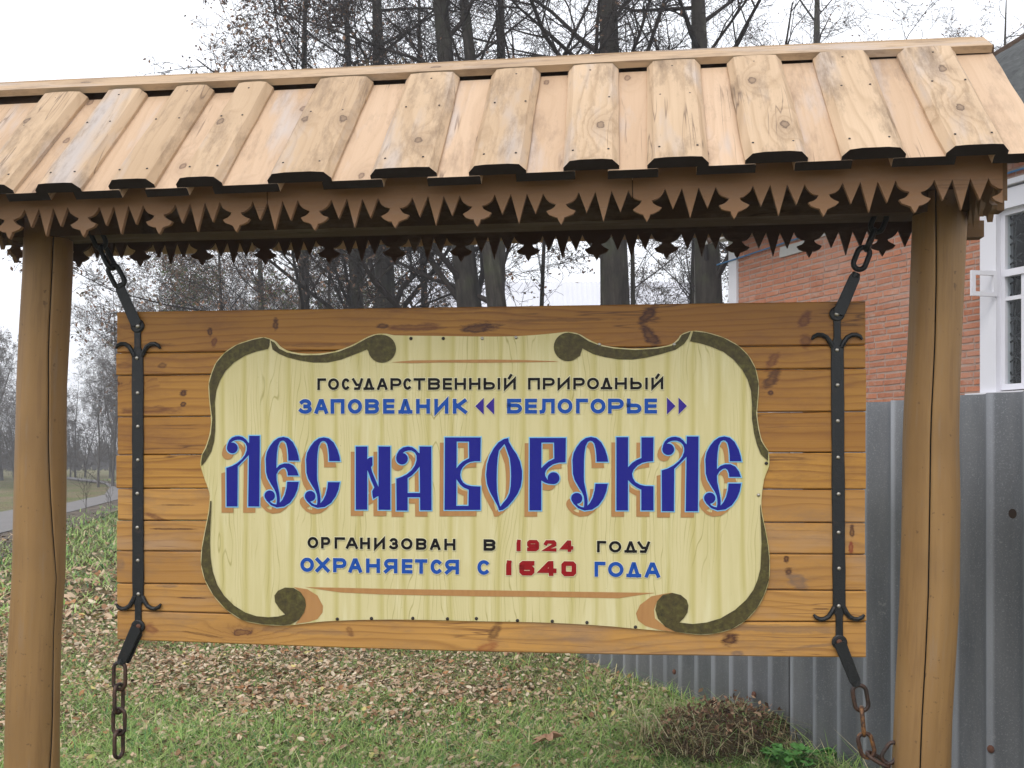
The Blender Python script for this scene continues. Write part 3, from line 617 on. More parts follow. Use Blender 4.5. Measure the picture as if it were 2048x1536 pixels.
GL.append(('К',[tr(P,1040) for P in ([(1462,108),(1640,108),(1638,1220),(1462,1220)],
    [(1842,112),(2025,112),(2020,472),(1930,480),(1850,500),(1780,540),(1725,600),(1700,660),(1712,730),(1750,790),(1820,830),(1900,848),(2025,852),(2025,1220),(1840,1220),(1840,905),(1770,870),(1700,820),(1630,750),(1630,575),(1700,500),(1770,455),(1842,425)])]))
fL=lambda x,y:(712+(x-175)*1.10,98+(y-88)*1.058)
GL.append(('Л',[tr(P,1230,860,fL) for P in LL]))
fE=lambda x,y:(1370+(x-768)*1.08,97+(y-105)*1.05)
GL.append(('Е',[tr(P,1230,860,fE) for P in (EL1,EL2,EL3,ELb)]))
def dilate(P,d):
    A=sum(P[i-1][0]*P[i][1]-P[i][0]*P[i-1][1] for i in range(len(P))); sg=1 if A>0 else -1; o=[]; n=len(P)
    for i in range(n):
        a,b,c=Vector(P[i-1]),Vector(P[i]),Vector(P[(i+1)%n]); t1,t2=(b-a),(c-b)
        if t1.length<1e-5 or t2.length<1e-5: continue
        t1.normalize(); t2.normalize(); n1=Vector((t1.y,-t1.x))*sg; n2=Vector((t2.y,-t2.x))*sg
        h=n1+n2
        if h.length<.2: o.append((b.x+n1.x*d,b.y+n1.y*d)); continue
        h.normalize(); mm=d/max(.55,h.dot(n1)); o.append((b.x+h.x*mm,b.y+h.y*mm))
    return o
for ch,polys in GL:
    mb=MB()
    for i,P in enumerate(polys): flat(mb,[(x-9.0,y+11.5) for x,y in dilate(P,1.0)],e+.0004+i*.0001,0)
    for i,P in enumerate(polys): flat(mb,dilate(P,2.1),e+.0012+i*.0001,1)
    for i,P in enumerate(polys): flat(mb,P,e+.0020+i*.0001,2)
    mb.make('letter',[M['brown'],M['sky_line'],M['blue']],panel)

# --- small lettering drawn with even strokes
def arc(cx,cy,rx,ry,a0,a1,n=12): return [(cx+rx*math.cos(R(a0+(a1-a0)*i/n)),cy+ry*math.sin(R(a0+(a1-a0)*i/n))) for i in range(n+1)]
def bowl(x,y0,y1,rx=.3,left=0): return [(left,y1),(x,y1)]+arc(x,(y0+y1)/2,1-x,(y1-y0)/2,90,-90)[1:-1]+[(x,y0),(left,y0)]
GLY={'Г':[[(0,0),(0,1),(1,1)]],'О':[arc(.5,.5,.5,.5,0,360,28)],'С':[arc(.58,.5,.58,.5,50,310,20)],
 'У':[[(0,1),(.38,.42),(.80,.42)],[(1,1),(.66,0),(.25,0)]],'Д':[[(-.02,0),(1.02,0)],[(.12,0),(.45,1),(.55,1),(.88,0)]],
 'А':[[(0,0),(.42,1),(.58,1),(1,0)],[(.2,.3),(.8,.3)]],'Р':[[(0,0),(0,1)],bowl(.66,.40,1)],'Т':[[(0,1),(1,1)],[(.5,0),(.5,1)]],
 'В':[[(0,0),(0,1)],bowl(.62,.53,1),bowl(.66,0,.53)],'Е':[[(1,1),(0,1),(0,0),(1,0)],[(0,.5),(.95,.5)]],'Н':[[(0,0),(0,1)],[(1,0),(1,1)],[(0,.5),(1,.5)]],
 'Ь':[[(0,1),(0,0),(.62,0)]+arc(.62,.28,.38,.28,-90,90)[1:]+[(0,.56)]],'|':[[(.5,0),(.5,1)]],'И':[[(0,1),(0,0),(1,1),(1,0)]],
 'Й':[[(0,1),(0,0),(1,1),(1,0)],[(.42,1.12),(.62,1.42)]],'П':[[(0,0),(0,1),(1,1),(1,0)]],
 'З':[arc(.5,.74,.42,.26,150,-90,12),arc(.48,.26,.5,.26,90,-152,14)],'К':[[(0,0),(0,1)],[(.95,1),(.25,.5)],[(.2,.58),(1,0)]],
 'Б':[[(.92,1),(0,1),(0,0),(.62,0)]+arc(.62,.29,.38,.29,-90,90)[1:]+[(0,.58)]],'Л':[[(-.05,0),(.1,.02),(.18,.2),(.2,1),(1,1),(1,0)]],
 'Х':[[(0,1),(1,0)],[(1,1),(0,0)]],'Я':[[(1,0),(1,1)],[(1,1),(.35,1)]+arc(.35,.7,.35,.3,90,270)[1:]+[(1,.4)],[(.5,.4),(0,0)]],
 '1':[[(.55,0),(.55,1)],[(.25,.0),(.25,.78),(.5,.98)]],'9':[[(0,0.02),(.8,0.02),(1,.18),(1,.82),(.85,1),(.15,1),(0,.85),(0,.6),(.15,.46),(1,.46)]],
 '2':[[(0,.78),(.12,1),(.88,1),(1,.85),(1,.66),(.85,.55),(0,0),(1,0)]],'4':[[(.78,0),(.78,1),(.62,1),(0,.28),(1.05,.28)]],
 '6':[[(1,.98),(.15,.98),(0,.85),(0,.15),(.15,0),(.85,0),(1,.15),(1,.4),(.85,.55),(0,.55)]],'0':[[(.15,0),(.85,0),(1,.15),(1,.85),(.85,1),(.15,1),(0,.85),(0,.15),(.15,0)]]}
def ribbon_px(mb,P,hw,off,m,hwv=None):
    """stroke along P (picture points); hw = half width"""
    closed=(abs(P[0][0]-P[-1][0])+abs(P[0][1]-P[-1][1]))<.3; P=[Vector(p) for p in P]
    if closed: P=P[:-1]
    else:
        P[0]=P[0]+(P[0]-P[1]).normalized()*hw; P[-1]=P[-1]+(P[-1]-P[-2]).normalized()*hw
    n=len(P); Lp=[];Rp=[]
    for i in range(n):
        a=P[i-1] if (i or closed) else None; c=P[(i+1)%n] if (i<n-1 or closed) else None
        t1=(P[i]-a).normalized() if a is not None else None; t2=(c-P[i]).normalized() if c is not None else None
        t1=t1 or t2; t2=t2 or t1; n1=Vector((-t1.y,t1.x)); h=n1+Vector((-t2.y,t2.x)); h.normalize()
        mm=hw/max(.38,h.dot(n1)); Lp.append(P[i]+h*mm); Rp.append(P[i]-h*mm)
    pts=Lp+Rp; vs=[bp(p.x,p.y,off) for p in pts]; gs=[(*bsz(p.x,p.y,off),0) for p in pts]
    fs=[(i,(i+1)%n,n+(i+1)%n,n+i) for i in range(n if closed else n-1)]
    o=[]
    for f in fs:
        A=(vs[f[1]]-vs[f[0]]).cross(vs[f[3]]-vs[f[0]]).dot(BN); o.append(f if A>0 else f[::-1])
    mb.add(vs,o,gs,m)
def row(items,yt,yb,hw,mat,halo=1.3):
    """items: (letter, x0, x1); yt, yb: functions of x giving top and bottom rows"""
    mb=MB(); j=0
    for ch,x0,x1 in items:
        if ch in '<>':
            xm=(x0+x1)/2; ym=(yt(xm)+yb(xm))/2; h=(yb(xm)-yt(xm))/2+2
            P=[(x0,ym),(x1,ym-h),(x1,ym+h)] if ch=='<' else [(x1,ym),(x0,ym-h),(x0,ym+h)]
            m2=MB(); flat(m2,dilate(P,halo),e+.0008,0); flat(m2,P,e+.0018,1); m2.make('quote_mark',[M['halo'],M['violet']],panel); continue
        for st in GLY[ch]:
            xa,xb=x0+hw,x1-hw
            Pp=[]
            for a,b in st:
                x=xa+(xb-xa)*a; T=yt(x)+hw; B=yb(x)-hw; Pp.append((x,B+(T-B)*b))
            ribbon_px(mb,Pp,hw+halo,e+.0008+(j%9)*.00009,0); ribbon_px(mb,Pp,hw,e+.0018+(j%9)*.00009,1); j+=1
    return mb.make('lettering',[M['halo'],mat,M['violet']],panel)
lin=lambda xa,ya,xb,yb:(lambda x: ya+(yb-ya)*(x-xa)/(xb-xa))
row([('Г',634.7,652),('О',656,678),('С',683.5,698.5),('У',704,726),('Д',727,748.5),('А',754,775),('Р',780.6,803),('С',806.5,822),('Т',827,850.5),('В',856,880),('Е',885.6,904),('Н',909,932),('Н',938,961),('Ь',967,990),('|',994,1001.5),('Й',1007.7,1031.7)],lin(634,756.6,1327,755),lin(634,780,1327,778.6),2.6,M['black'])
row([('П',1056,1080),('Р',1085.6,1109.6),('И',1115,1139.6),('Р',1146.5,1169.7),('О',1174,1198),('Д',1201.5,1224.5),('Н',1229.8,1253.8),('Ь',1260.6,1284),('|',1289,1297),('Й',1302.6,1326.6)],lin(634,756.6,1327,755),lin(634,780,1327,778.6),2.6,M['black'])
y2t,y2b=lin(597,798,1314,797),lin(597,827.5,1314,827)
row([('З',597,624),('А',629,656),('П',661,689),('О',695.6,724),('В',730,758),('Е',766,789),('Д',797,824.5),('Н',832,860),('И',868.5,897),('К',905.6,934)],y2t,y2b,3.7,M['mid_blue'])
row([('<',950.5,967.5),('<',971.6,988.2),('Б',1014,1044),('Е',1050,1074),('Л',1080,1109.6),('О',1115,1145),('Г',1152,1176),('О',1181,1211),('Р',1216,1247.6),('Ь',1253.8,1283),('Е',1289,1314),('>',1333.8,1351),('>',1357,1374)],y2t,y2b,3.7,M['mid_blue'])
y3t,y3b=lin(615,1073.5,1300,1083),lin(615,1096.5,1300,1106)
row([('О',615,636.5),('Р',642,660.5),('Г',669,690),('А',691.7,715.8),('Н',720,740),('И',748,770),('З',778,796.5),('О',802,825),('В',832,853),('А',860,881),('Н',888.5,911)],y3t,y3b,2.7,M['black'])
row([('В',967,991)],y3t,y3b,2.9,M['black'])
row([('1',1032,1043),('9',1054,1078),('2',1088,1113),('4',1122.6,1146)],y3t,y3b,3.7,M['red'])
row([('Г',1194,1212.5),('О',1218,1242.7),('Д',1249,1273.6),('У',1275,1300)],y3t,y3b,2.7,M['black'])
y4t,y4b=lin(600,1115,1320,1125),lin(600,1143.5,1320,1155.5)
row([('О',600.5,628),('Х',631,659),('Р',666,693),('А',697,724),('Н',732,760),('Я',768,795),('Е',803.5,825),('Т',830,854.5),('С',861,883),('Я',890,918)],y4t,y4b,3.6,M['mid_blue'])
row([('С',954.6,978)],y4t,y4b,3.6,M['mid_blue'])
row([('1',1011,1025),('6',1038.6,1069),('4',1079.6,1112),('0',1122.6,1152.5)],y4t,y4b,4.7,M['red'])
row([('Г',1189,1211),('О',1216,1247),('Д',1253,1282),('А',1289.6,1320)],y4t,y4b,3.6,M['mid_blue'])
# screws round the panel edge
for x,y,m in [(822,677,'darkscrew'),(886.6,677,'darkscrew'),(964.5,677,'bolt'),(1032,675,'bolt'),(1199,689,'bolt'),(1348.6,689,'bolt'),(674.7,1238,'darkscrew'),(743,1236.7,'darkscrew'),(825.7,1236.5,'darkscrew'),(895,1237.5,'darkscrew'),(952.8,1237,'darkscrew'),(1035,1241,'darkscrew'),(1104.5,1242.5,'darkscrew'),(1174,1245,'darkscrew'),(1271,1254,'darkscrew'),(1532.7,926.6,'darkscrew'),(1517,990,'bolt')]:
    button(bp(x,y,.0056),.0052,.004,BN,M[m],panel,'screw')

# iron straps with curled ends and rivets
def strap(cx_t,cx_b,yt,yb,ring_t,ring_b,riv,hw):
    cx=lambda y: cx_t+(cx_b-cx_t)*(y-yt)/(yb-yt)
    rr=random.Random(int(cx_t)); mb=MB(); rings=[];gr=[]
    ys_=[ring_t,yt-24,yt-6,yt+8]+list(np.linspace(yt+25,yb-20,16))+[yb-6,yb+6,yb+24,ring_b]
    for y in ys_:
        wv=hw+rr.uniform(-.5,.5) if yt<y<yb else hw*.56
        if y in (ring_t,ring_b): wv=hw*.6
        l,r=cx(y)-wv,cx(y)+wv; t=.006
        A=bp(l,y,0); B=bp(r,y,0); ring=[A+BN*.0002,A+BN*t*.7,bp(l+1,y,0)+BN*t,bp(r-1,y,0)+BN*t,B+BN*t*.7,B+BN*.0002]
        rings.append(ring); gr.append([tuple(p) for p in ring])
    mb.loft(rings,gr)
    for y in (ring_t,ring_b):
        P=bp(cx(y),y,.0005); n=18; t=BU; rs_=[]
        for r_,h_ in ((.0225,0),(.0225,.006),(.019,.0085)): rs_.append([P+BN*h_+(BU*math.cos(2*math.pi*i/n)+Z3*math.sin(2*math.pi*i/n))*r_ for i in range(n)])
        mb.loft(rs_)
    # curls
    for top in (1,0):
        yc=yt if top else yb; sg=-1 if top else 1
        for sd_ in (-1,1):
            path=[(hw*.55,8*-sg*-1),(hw*1.1,2),(hw*1.6,-7),(hw*2.3,-12),(hw*3.0,-12.5),(hw*3.6,-9),(hw*3.95,-3)]
            pts=[]
            for i,(a,b) in enumerate(path):
                pts.append(bp(cx(yc)+sd_*a,yc+(b if top else -b)*1.0,.006))
            pts[0]=bp(cx(yc)+sd_*hw*.7,yc+(12 if top else -12),.004)
            mb.tube(pts,[.0075,.0078,.0074,.0072,.007,.0062,.0035],8)
    o=mb.make('iron_strap',M['iron'],sign,smooth=False)
    for i,(x,y) in enumerate(riv): button(bp(x,y,.0062),.0058,.0045,BN,M['bolt'],o,'rivet')
    button(bp(cx(ring_t),ring_t,.009),.008,.007,BN,M['bolt'],o,'rivet'); button(bp(cx(ring_b),ring_b,.009),.0085,.006,BN,M['rustbolt'],o,'rivet')
strap(276,277,700,1205,652,1253,[(274,716),(275.5,786),(276,853),(276,920),(275,987),(275,1055),(276,1121),(277,1188)],11.3)
strap(1674,1678,682,1226,628,1284,[(1674,700),(1675,770),(1675.5,842),(1676,915),(1677,988),(1677,1065),(1678,1137),(1677.5,1212)],12.8)

# ------------------------------------------------------------------ chains
def link_mb(C,ax,side,Ln,Wd,r=.0064,n=9):
    """stadium shaped link centred at C, long axis ax, flat across 'side'; Ln, Wd outer size"""
    ax=Vector(ax).normalized(); side=Vector(side); side=(side-ax*side.dot(ax)).normalized()
    hl=Ln/2-Wd/2; hr=Wd/2-r; pts=[]
    for i in range(n+1): a=math.pi*i/n; pts.append(C+ax*(hl+hr*math.sin(a))+side*hr*math.cos(a))
    for i in range(n+1): a=math.pi*i/n; pts.append(C-ax*(hl+hr*math.sin(a))-side*hr*math.cos(a))
    mb=MB(); N=len(pts); sides=8; rings=[]
    nrm=ax.cross(side)
    for i in range(N):
        t=(pts[(i+1)%N]-pts[i-1]).normalized(); b=t.cross(nrm).normalized()
        rings.append([pts[i]+(b*math.cos(2*math.pi*j/sides)+nrm*math.sin(2*math.pi*j/sides))*r for j in range(sides)])
    rings.append(rings[0]); mb.loft(rings,None,False); return mb
def bar(mb,A,B,w,t,nrm):
    d=(B-A).normalized(); sd_=d.cross(nrm).normalized(); rings=[]
    for f,ww in ((0,.8),(.06,1),(.5,.95),(.9,.9),(1,.65)):
        P=A+(B-A)*f; rings.append([P+sd_*w/2*ww*sx+nrm*t*sy for sx,sy in ((-1,0),(-1,.8),(-.85,1),(.85,1),(1,.8),(1,0))])
    mb.loft(rings)
def chain(label,barpx,links,mats,off=.012,twobar=False):
    """links: (px, py, axis dx, dy in the picture, flat, length px, mat)"""
    A=bp(*barpx[0],off); c=thing('hanging_chain',label,'chain',A,'iron chains holding the sign board')
    mb=MB(); B=bp(*barpx[1],off); bar(mb,A,B,.036,.005,BN)
    if twobar: bar(mb,bp(barpx[0][0]+3,barpx[0][1]+8,off-.012),bp(barpx[1][0]+9,barpx[1][1]-2,off-.014),.034,.005,BN)
    mb.tube([B-BN*.002+(B-A).normalized()*-.01,B+(B-A).normalized()*.004],.012,8)
    mb.make('connecting_bar',M['iron'],c)
    for x,y,dx,dy,flat_,L,m in links:
        C=bp(x,y,off); ax=(bp(x+dx,y+dy,off)-bp(x,y,off)).normalized(); pxm=(bp(x+1,y,off)-bp(x,y,off)).length
        side=ax.cross(BN); 
        if not flat_: side=(BN+side*.22).normalized()
        link_mb(C,ax,side,L*pxm,.052,.0082 if m=='iron' else .0064).make('link',M[m],c,smooth=True)
chain('black chain running up from the top left corner of the sign board',((274,650),(238,570)),[(232.8,552,12,23,1,54,'iron'),(215,515,9,20,0,56,'iron'),(196,474,9,20,1,54,'iron'),(178,438,9,20,0,50,'iron')],None)
chain('black chain running up from the top right corner of the sign board',((1677,628),(1712,548)),[(1723,517,-11,28,1,58,'iron'),(1741,480,-10,24,0,54,'iron'),(1757,444,-9,22,1,54,'iron')],None)
chain('rusty four link chain dangling free under the left end of the sign board',((274,1254),(242,1326)),[(239,1352,0,1,1,59,'rusty'),(237.6,1397,0,1,0,62,'rusty'),(238,1443,0,1,1,57,'rusty'),(237.6,1488,0,1,0,59,'rusty')],None,.013,True)
chain('rusty chain from the lower right of the sign board curving to the right post',((1679,1285),(1713,1370)),[(1721,1396,5,28,1,62,'rusty'),(1725.7,1443,3,33,0,66,'rusty_chip'),(1732.5,1491,7,28,1,60,'rusty_chip'),(1756,1519,26,15,0,58,'rusty'),(1782,1506,14,-22,1,56,'rusty')],None,.013)

# ------------------------------------------------------------------ fence of corrugated slate sheets
fence=thing('slate_fence','tall fence of grey corrugated slate sheets behind the shelter on the right','fence',(GO.x,GO.y,0))
WL=.176; ZT=1.835
def sheet(a0,n_w,i):
    rr=random.Random(i); N=int(n_w*12)+1; mb=MB(); fr=[];bk=[];g=[]
    zt=ZT+rr.uniform(-.006,.006); zb=-.15
    for zz in (zb,.3,.8,1.3,zt):
        for k in range(N):
            a=a0+k*WL/12; h=.033*(.55*(1-2*abs(math.sin(math.pi*k/12)))+.45*math.cos(2*math.pi*k/12))+ (.006 if i%2 else 0); P=GO+GD*a+GN*h+Z3*zz
            fr.append(P); bk.append(P-GN*.006); g.append((a,h,zz))
    fs=[]
    for r_ in range(4):
        for k in range(N-1):
            q_=r_*N+k; fs.append((q_,q_+1,q_+N+1,q_+N)); m_=5*N; fs.append((m_+q_,m_+q_+N,m_+q_+N+1,m_+q_+1))
    for k in range(N-1): q_=4*N+k; fs.append((q_,q_+1,5*N+q_+1,5*N+q_))
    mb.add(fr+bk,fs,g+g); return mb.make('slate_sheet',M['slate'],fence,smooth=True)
a=0; i=0
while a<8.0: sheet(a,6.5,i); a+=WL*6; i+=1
def on_fence(px,py):
    D=7125/(px-200.0); return D
for px,py in ((1355,1343),(1515,1388),(1990,1497)):
    D=on_fence(px,py); P=Vector(((px-1024)/F*D,D,EYE+(HZ-py)/F*D)); P=P+GN*.02
    button(P,.016,.012,GN,M['rustbolt'],fence,'nail')
D=on_fence(2035,0); P=Vector(((2035-1024)/F*D,D,EYE+(HZ-1027)/F*D))+GN*.026
mb=MB(); n=16; t=GD
mb.add([P+(GD*math.cos(2*math.pi*i/n)+Z3*math.sin(2*math.pi*i/n))*.019 for i in range(n)],[tuple(range(n))]); mb.make('drilled_hole',M['crack'],fence)
# rails behind the sheets
for z in (.5,1.5):
    mb=MB(); mb.box(GO-GN*.09+Z3*z,GD*8,GN*.05,Z3*.08); mb.make('rail',M['under'],fence)

# ------------------------------------------------------------------ brick house
house=thing('brick_house','red brick house with white window and grey slate roof behind the fence on the right','house',(FC.x,FC.y,0))
AW=9.0; WT=4.70
w0,w1=fa(1998),fa(2048)+.75; wz0,wz1=2.24,4.08          # glazed opening
c0=fa(1966); 
mb=MB()      # wall core with the window opening left free
mb.box(fp(0,-.35,-.1),FD*c0,FN*.35,Z3*(WT+.1)); mb.box(fp(w1+.2,-.35,-.1),FD*(AW-w1-.2),FN*.35,Z3*(WT+.1))
mb.box(fp(c0,-.35,-.1),FD*(w1+.2-c0),FN*.35,Z3*(wz0-.05+.1)); mb.box(fp(c0,-.35,wz1+.28),FD*(w1+.2-c0),FN*.35,Z3*(WT-wz1-.28))
mb.make('wall',M['mortar'],house)
bm_=MB(); bm_.box((0,-.005,0),(.236,0,0),(0,.02,0),(0,0,.058))
def brick_mesh(mb,a,z,L,rr,idn):
    o=fp(a,-.01,z); x=FD*L; h=.057+rr.uniform(-.003,.003); out=.007+rr.uniform(-.003,.003)
    c=.004; j=lambda:rr.uniform(-.006,.006)
    F_=[fp(a+c+j(),out,z+c+j()),fp(a+L-c+j(),out,z+c+j()),fp(a+L-c+j(),out,z+h-c+j()),fp(a+c+j(),out,z+h-c+j())]
    B_=[fp(a,-.01,z),fp(a+L,-.01,z),fp(a+L,-.01,z+h),fp(a,-.01,z+h)]
    gs=[(a*1.0,z,0)]*0
    n0=len(mb.v); mb.add(F_+B_,[(0,1,2,3),(4,5,1,0),(5,6,2,1),(6,7,3,2),(7,4,0,3)],[tuple(p) for p in F_+B_]); mb.ids=getattr(mb,'ids',[])+[idn]*8
cands=[]; zz=1.35; row_i=0
while zz<WT-.05:
    a=-.0 if row_i%2==0 else -.13; rr=random.Random(row_i)
    while a<AW:
        L=(.245 if rr.random()<.72 else .118)+rr.uniform(-.008,.008); aa,bb=max(a,.0),a+L
        if bb>c0 and aa<w1+.2 and zz+.07>wz0-.05 and zz<wz1+.28:
            if aa<c0-.05: bb=c0-.004
            else: a+=L+.013; continue
        if bb-aa>.03:
            P=fp((aa+bb)/2,0,zz+.03); px=1024+P.x/P.y*F; py=HZ-(P.z-EYE)/P.y*F
            vis=1478<px<2060 and 300<py<815 and not (px<1728 and (py>604 or py<468)) and not(1815<px<1925)
            cands.append((0 if vis else 1,P.y,aa,bb,zz,rr.random()))
        a+=L+.012
    zz+=.0745; row_i+=1
cands.sort()
def brick_out(mb,name,ids):
    o=mb.make(name,M['brick'],house); at_=o.data.attributes.new('bid','FLOAT_VECTOR','POINT')
    at_.data.foreach_set('vector',np.repeat(np.array(ids,dtype=np.float32)[:,None],3,1).ravel()); return o
rest=MB()
for i,(v_,_,aa,bb,zz,_r) in enumerate(cands):
    if i<300: mb=MB(); brick_mesh(mb,aa,zz,bb-aa,random.Random(i),i*1.37); brick_out(mb,'brick',mb.ids)
    else: brick_mesh(rest,aa,zz,bb-aa,random.Random(i),i*1.37)
o=brick_out(rest,'brickwork',rest.ids); o['kind']='stuff'
# trim
def hbox(name,mat,a0,a1,o0,o1,z0,z1): mb=MB(); mb.box(fp(a0,o0,z0),FD*(a1-a0),FN*(o1-o0),Z3*(z1-z0)); return mb.make(name,M[mat],house)
hbox('corner_board','white',-.20,-.01,-.05,.035,.0,WT); hbox('fascia','pale',-.3,AW,.36,.39,WT-.10,WT+.02); hbox('soffit','white',-.3,AW,.03,.36,WT-.03,WT-.01)
hbox('lintel','pale',fa(1562),fa(1600)+.15,.005,.03,4.22,4.30)
mb=MB(); mb.tube([fp(-.45,.06,4.36),fp(0,.05,4.37),fp(1.2,.05,4.40),fp(2.6,.05,4.42),fp(AW,.05,4.46)],.011,8); mb.make('cable',M['cable'],house)
# patches of pale plaster left on the bricks
for a_,z_,w_,h_ in ((.95,4.30,.5,.06),(1.75,4.34,.7,.05)): hbox('plaster_patch','pale',a_,a_+w_,.01,.027,z_,z_+h_)
# window: casing, frame, bars, panes, grille
win=hbox('window','white',c0,w0,-.02,.05,wz0-.02,wz1+.22)
def wbox(name,mat,a0,a1,o0,o1,z0,z1): mb=MB(); mb.box(fp(a0,o0,z0),FD*(a1-a0),FN*(o1-o0),Z3*(z1-z0)); return mb.make(name,M[mat],win)
wbox('casing','white',w1,w1+.2,-.02,.05,wz0-.02,wz1+.22); wbox('head_casing','white',w0,w1,-.02,.05,wz1,wz1+.20)
wbox('cornice','white',c0-.05,w1+.25,-.01,.10,wz1+.221,wz1+.275); wbox('sill','white',c0-.14,w1+.25,-.02,.11,wz0-.075,wz0-.021)
jt=.05
wbox('reveal','white',c0+.003,w0-.001,-.20,-.021,wz0-.02,wz1+.2); hbox('room_shade','dark_in',c0+.003,w0-.001,-.34,-.201,wz0-.02,wz1+.2); wbox('reveal','white',w1+.001,w1+.19,-.34,-.021,wz0-.02,wz1+.2)  # inner part of the left reveal coloured near black to imitate shade
wbox('frame','white',w0,w0+jt,-.10,-.021,wz0,wz1); wbox('frame','white',w1-jt,w1,-.10,-.021,wz0,wz1); wbox('frame','white',w0+jt,w1-jt,-.10,-.021,wz0,wz0+.06); wbox('frame','white',w0+jt,w1-jt,-.10,-.021,wz1-.05,wz1)
wbox('transom','white',w0+jt,w1-jt,-.09,-.005,3.40,3.47); wbox('glazing_bar','white',w0+jt,fa(2040),-.085,-.03,3.155,3.195)
wbox('mullion','white',fa(2038),fa(2047),-.088,-.025,wz0+.06,3.399); wbox('glazing_bar','white',fa(2047),w1-jt,-.085,-.03,3.155,3.195)
mb=MB(); mb.add([fp(w0+jt,-.06,wz0+.06),fp(w1-jt,-.06,wz0+.06),fp(w1-jt,-.06,wz1-.05),fp(w0+jt,-.06,wz1-.05)],[(0,1,2,3)]); mb.make('pane',M['glass'],win)
mb=MB(); mb.box(fp(w0-.1,-1.2,wz0-.2),FD*(w1-w0+.3),FN*.05,Z3*2.3); mb.box(fp(w0-.1,-1.15,wz0-.2),FD*.04,FN*.79,Z3*2.3); mb.box(fp(w1+.1,-1.15,wz0-.2),FD*.04,FN*.79,Z3*2.3); mb.box(fp(w0-.06,-1.15,wz0-.2),FD*(w1-w0+.16),FN*.79,Z3*.04); mb.box(fp(w0-.06,-1.15,wz1+.1),FD*(w1-w0+.16),FN*.79,Z3*.04)
mb.make('room_shade',M['dark_in'],house)  # box behind the panes, the unlit room's shade put into its near-black colour
wbox('inner_frame','white',w0+.17,w0+.24,-.25,-.22,wz0,wz1); wbox('inner_frame','white',w0+.55,w0+.61,-.25,-.22,wz0,wz1)
mb=MB(); a=w0+.115
while a<w1-.05:
    z=wz0+.14
    while z<wz1-.05:
        for an in (30,90,150):
            dx,dz=math.cos(R(an))*.080,math.sin(R(an))*.095; pts=[fp(a-dx+(.012*math.sin(t*3.14)),-.10,z-dz) if t==0 else fp(a-dx+2*dx*t+.018*math.sin(2*math.pi*t)*(1 if an!=90 else .6),-.10,z-dz+2*dz*t) for t in (0,.25,.5,.75,1)]
            mb.tube(pts,.011,5)
        z+=.20
    a+=.17
mb.make('window_grille',M['iron'],win)
# small vent sash standing open
hp=fp(w0+.02,.05,3.20); hd=(FN*.95+FD*-.18).normalized(); up=Z3; W_,H_=.30,.26
mb=MB(); tn=hd.cross(Z3).normalized()*.03; b_=.045
mb.box(hp,hd*W_,tn,Z3*b_); mb.box(hp+Z3*(H_-b_),hd*W_,tn,Z3*b_); mb.box(hp+Z3*b_,hd*b_,tn,Z3*(H_-2*b_)); mb.box(hp+hd*(W_-b_)+Z3*b_,hd*b_,tn,Z3*(H_-2*b_)); mb.make('vent_sash',M['white'],win)
# corrugated slate roof
mb=MB(); E=Vector((.917,.399,0)); pit=R(31.2); up_=E*math.cos(pit)+Z3*math.sin(pit); nr=-E*math.sin(pit)+Z3*math.cos(pit)
nA,nB=150,44; vs=[];g=[]
for j in range(nB):
    r_=j/(nB-1)*7.6; lap=.03*((r_/1.15)%1)
    for i in range(nA*1):
        a=-.10+i*(AW+.3)/(nA-1); vs.append(fp(a,.42,WT+.0)+up_*r_+nr*(.03*math.sin(a*2*math.pi/.19)-lap+.012*math.sin(a*3+r_*5)+.04)); 
fs=[(j*nA+i,j*nA+i+1,(j+1)*nA+i+1,(j+1)*nA+i) for j in range(nB-1) for i in range(nA-1)]
mb.add(vs,fs); mb.make('roof',M['roofslate'],house,smooth=True)
mb=MB(); mb.box(fp(-.15,.42,WT-.12),up_*7.6,FD*.05,nr*.20); mb.make('rake_board',M['under'],house)
mb=MB(); mb.add([fp(-.0,0,WT),fp(0,-6.1,WT),fp(0,-6.1,WT+3.3),fp(0,-.5,WT+.05),fp(0,-6.1,-.1),fp(0,0,-.1)],[(0,1,2,3),(0,5,4,1)]); mb.make('gable_wall',M['brick'],house)

# ------------------------------------------------------------------ pale building far behind the trees
fb=thing('far_building','long building with a pale metal roof seen between the tree trunks','building',(1.0,60,0))
mb=MB(); mb.box((-6,60,-.2),(18,0,0),(0,10,0),(0,0,5.2)); mb.make('wall',M['far_wall'],fb)
mb=MB(); vs=[]
for i in range(61):
    x=-6.6+19.2*i/60; vs+=[(x,59.3,4.9),(x,65,12.6),(x,70.7,4.9)]
    if i<60: vs+=[(x+.16,59.3,4.98),(x+.16,65,12.68),(x+.16,70.7,4.98)]
fs=[(i*3,i*3+3,i*3+4,i*3+1) for i in range(120)]+[(i*3+1,i*3+4,i*3+5,i*3+2) for i in range(120)]
mb.add(vs,fs); mb.make('roof',M['far_roof'],fb)

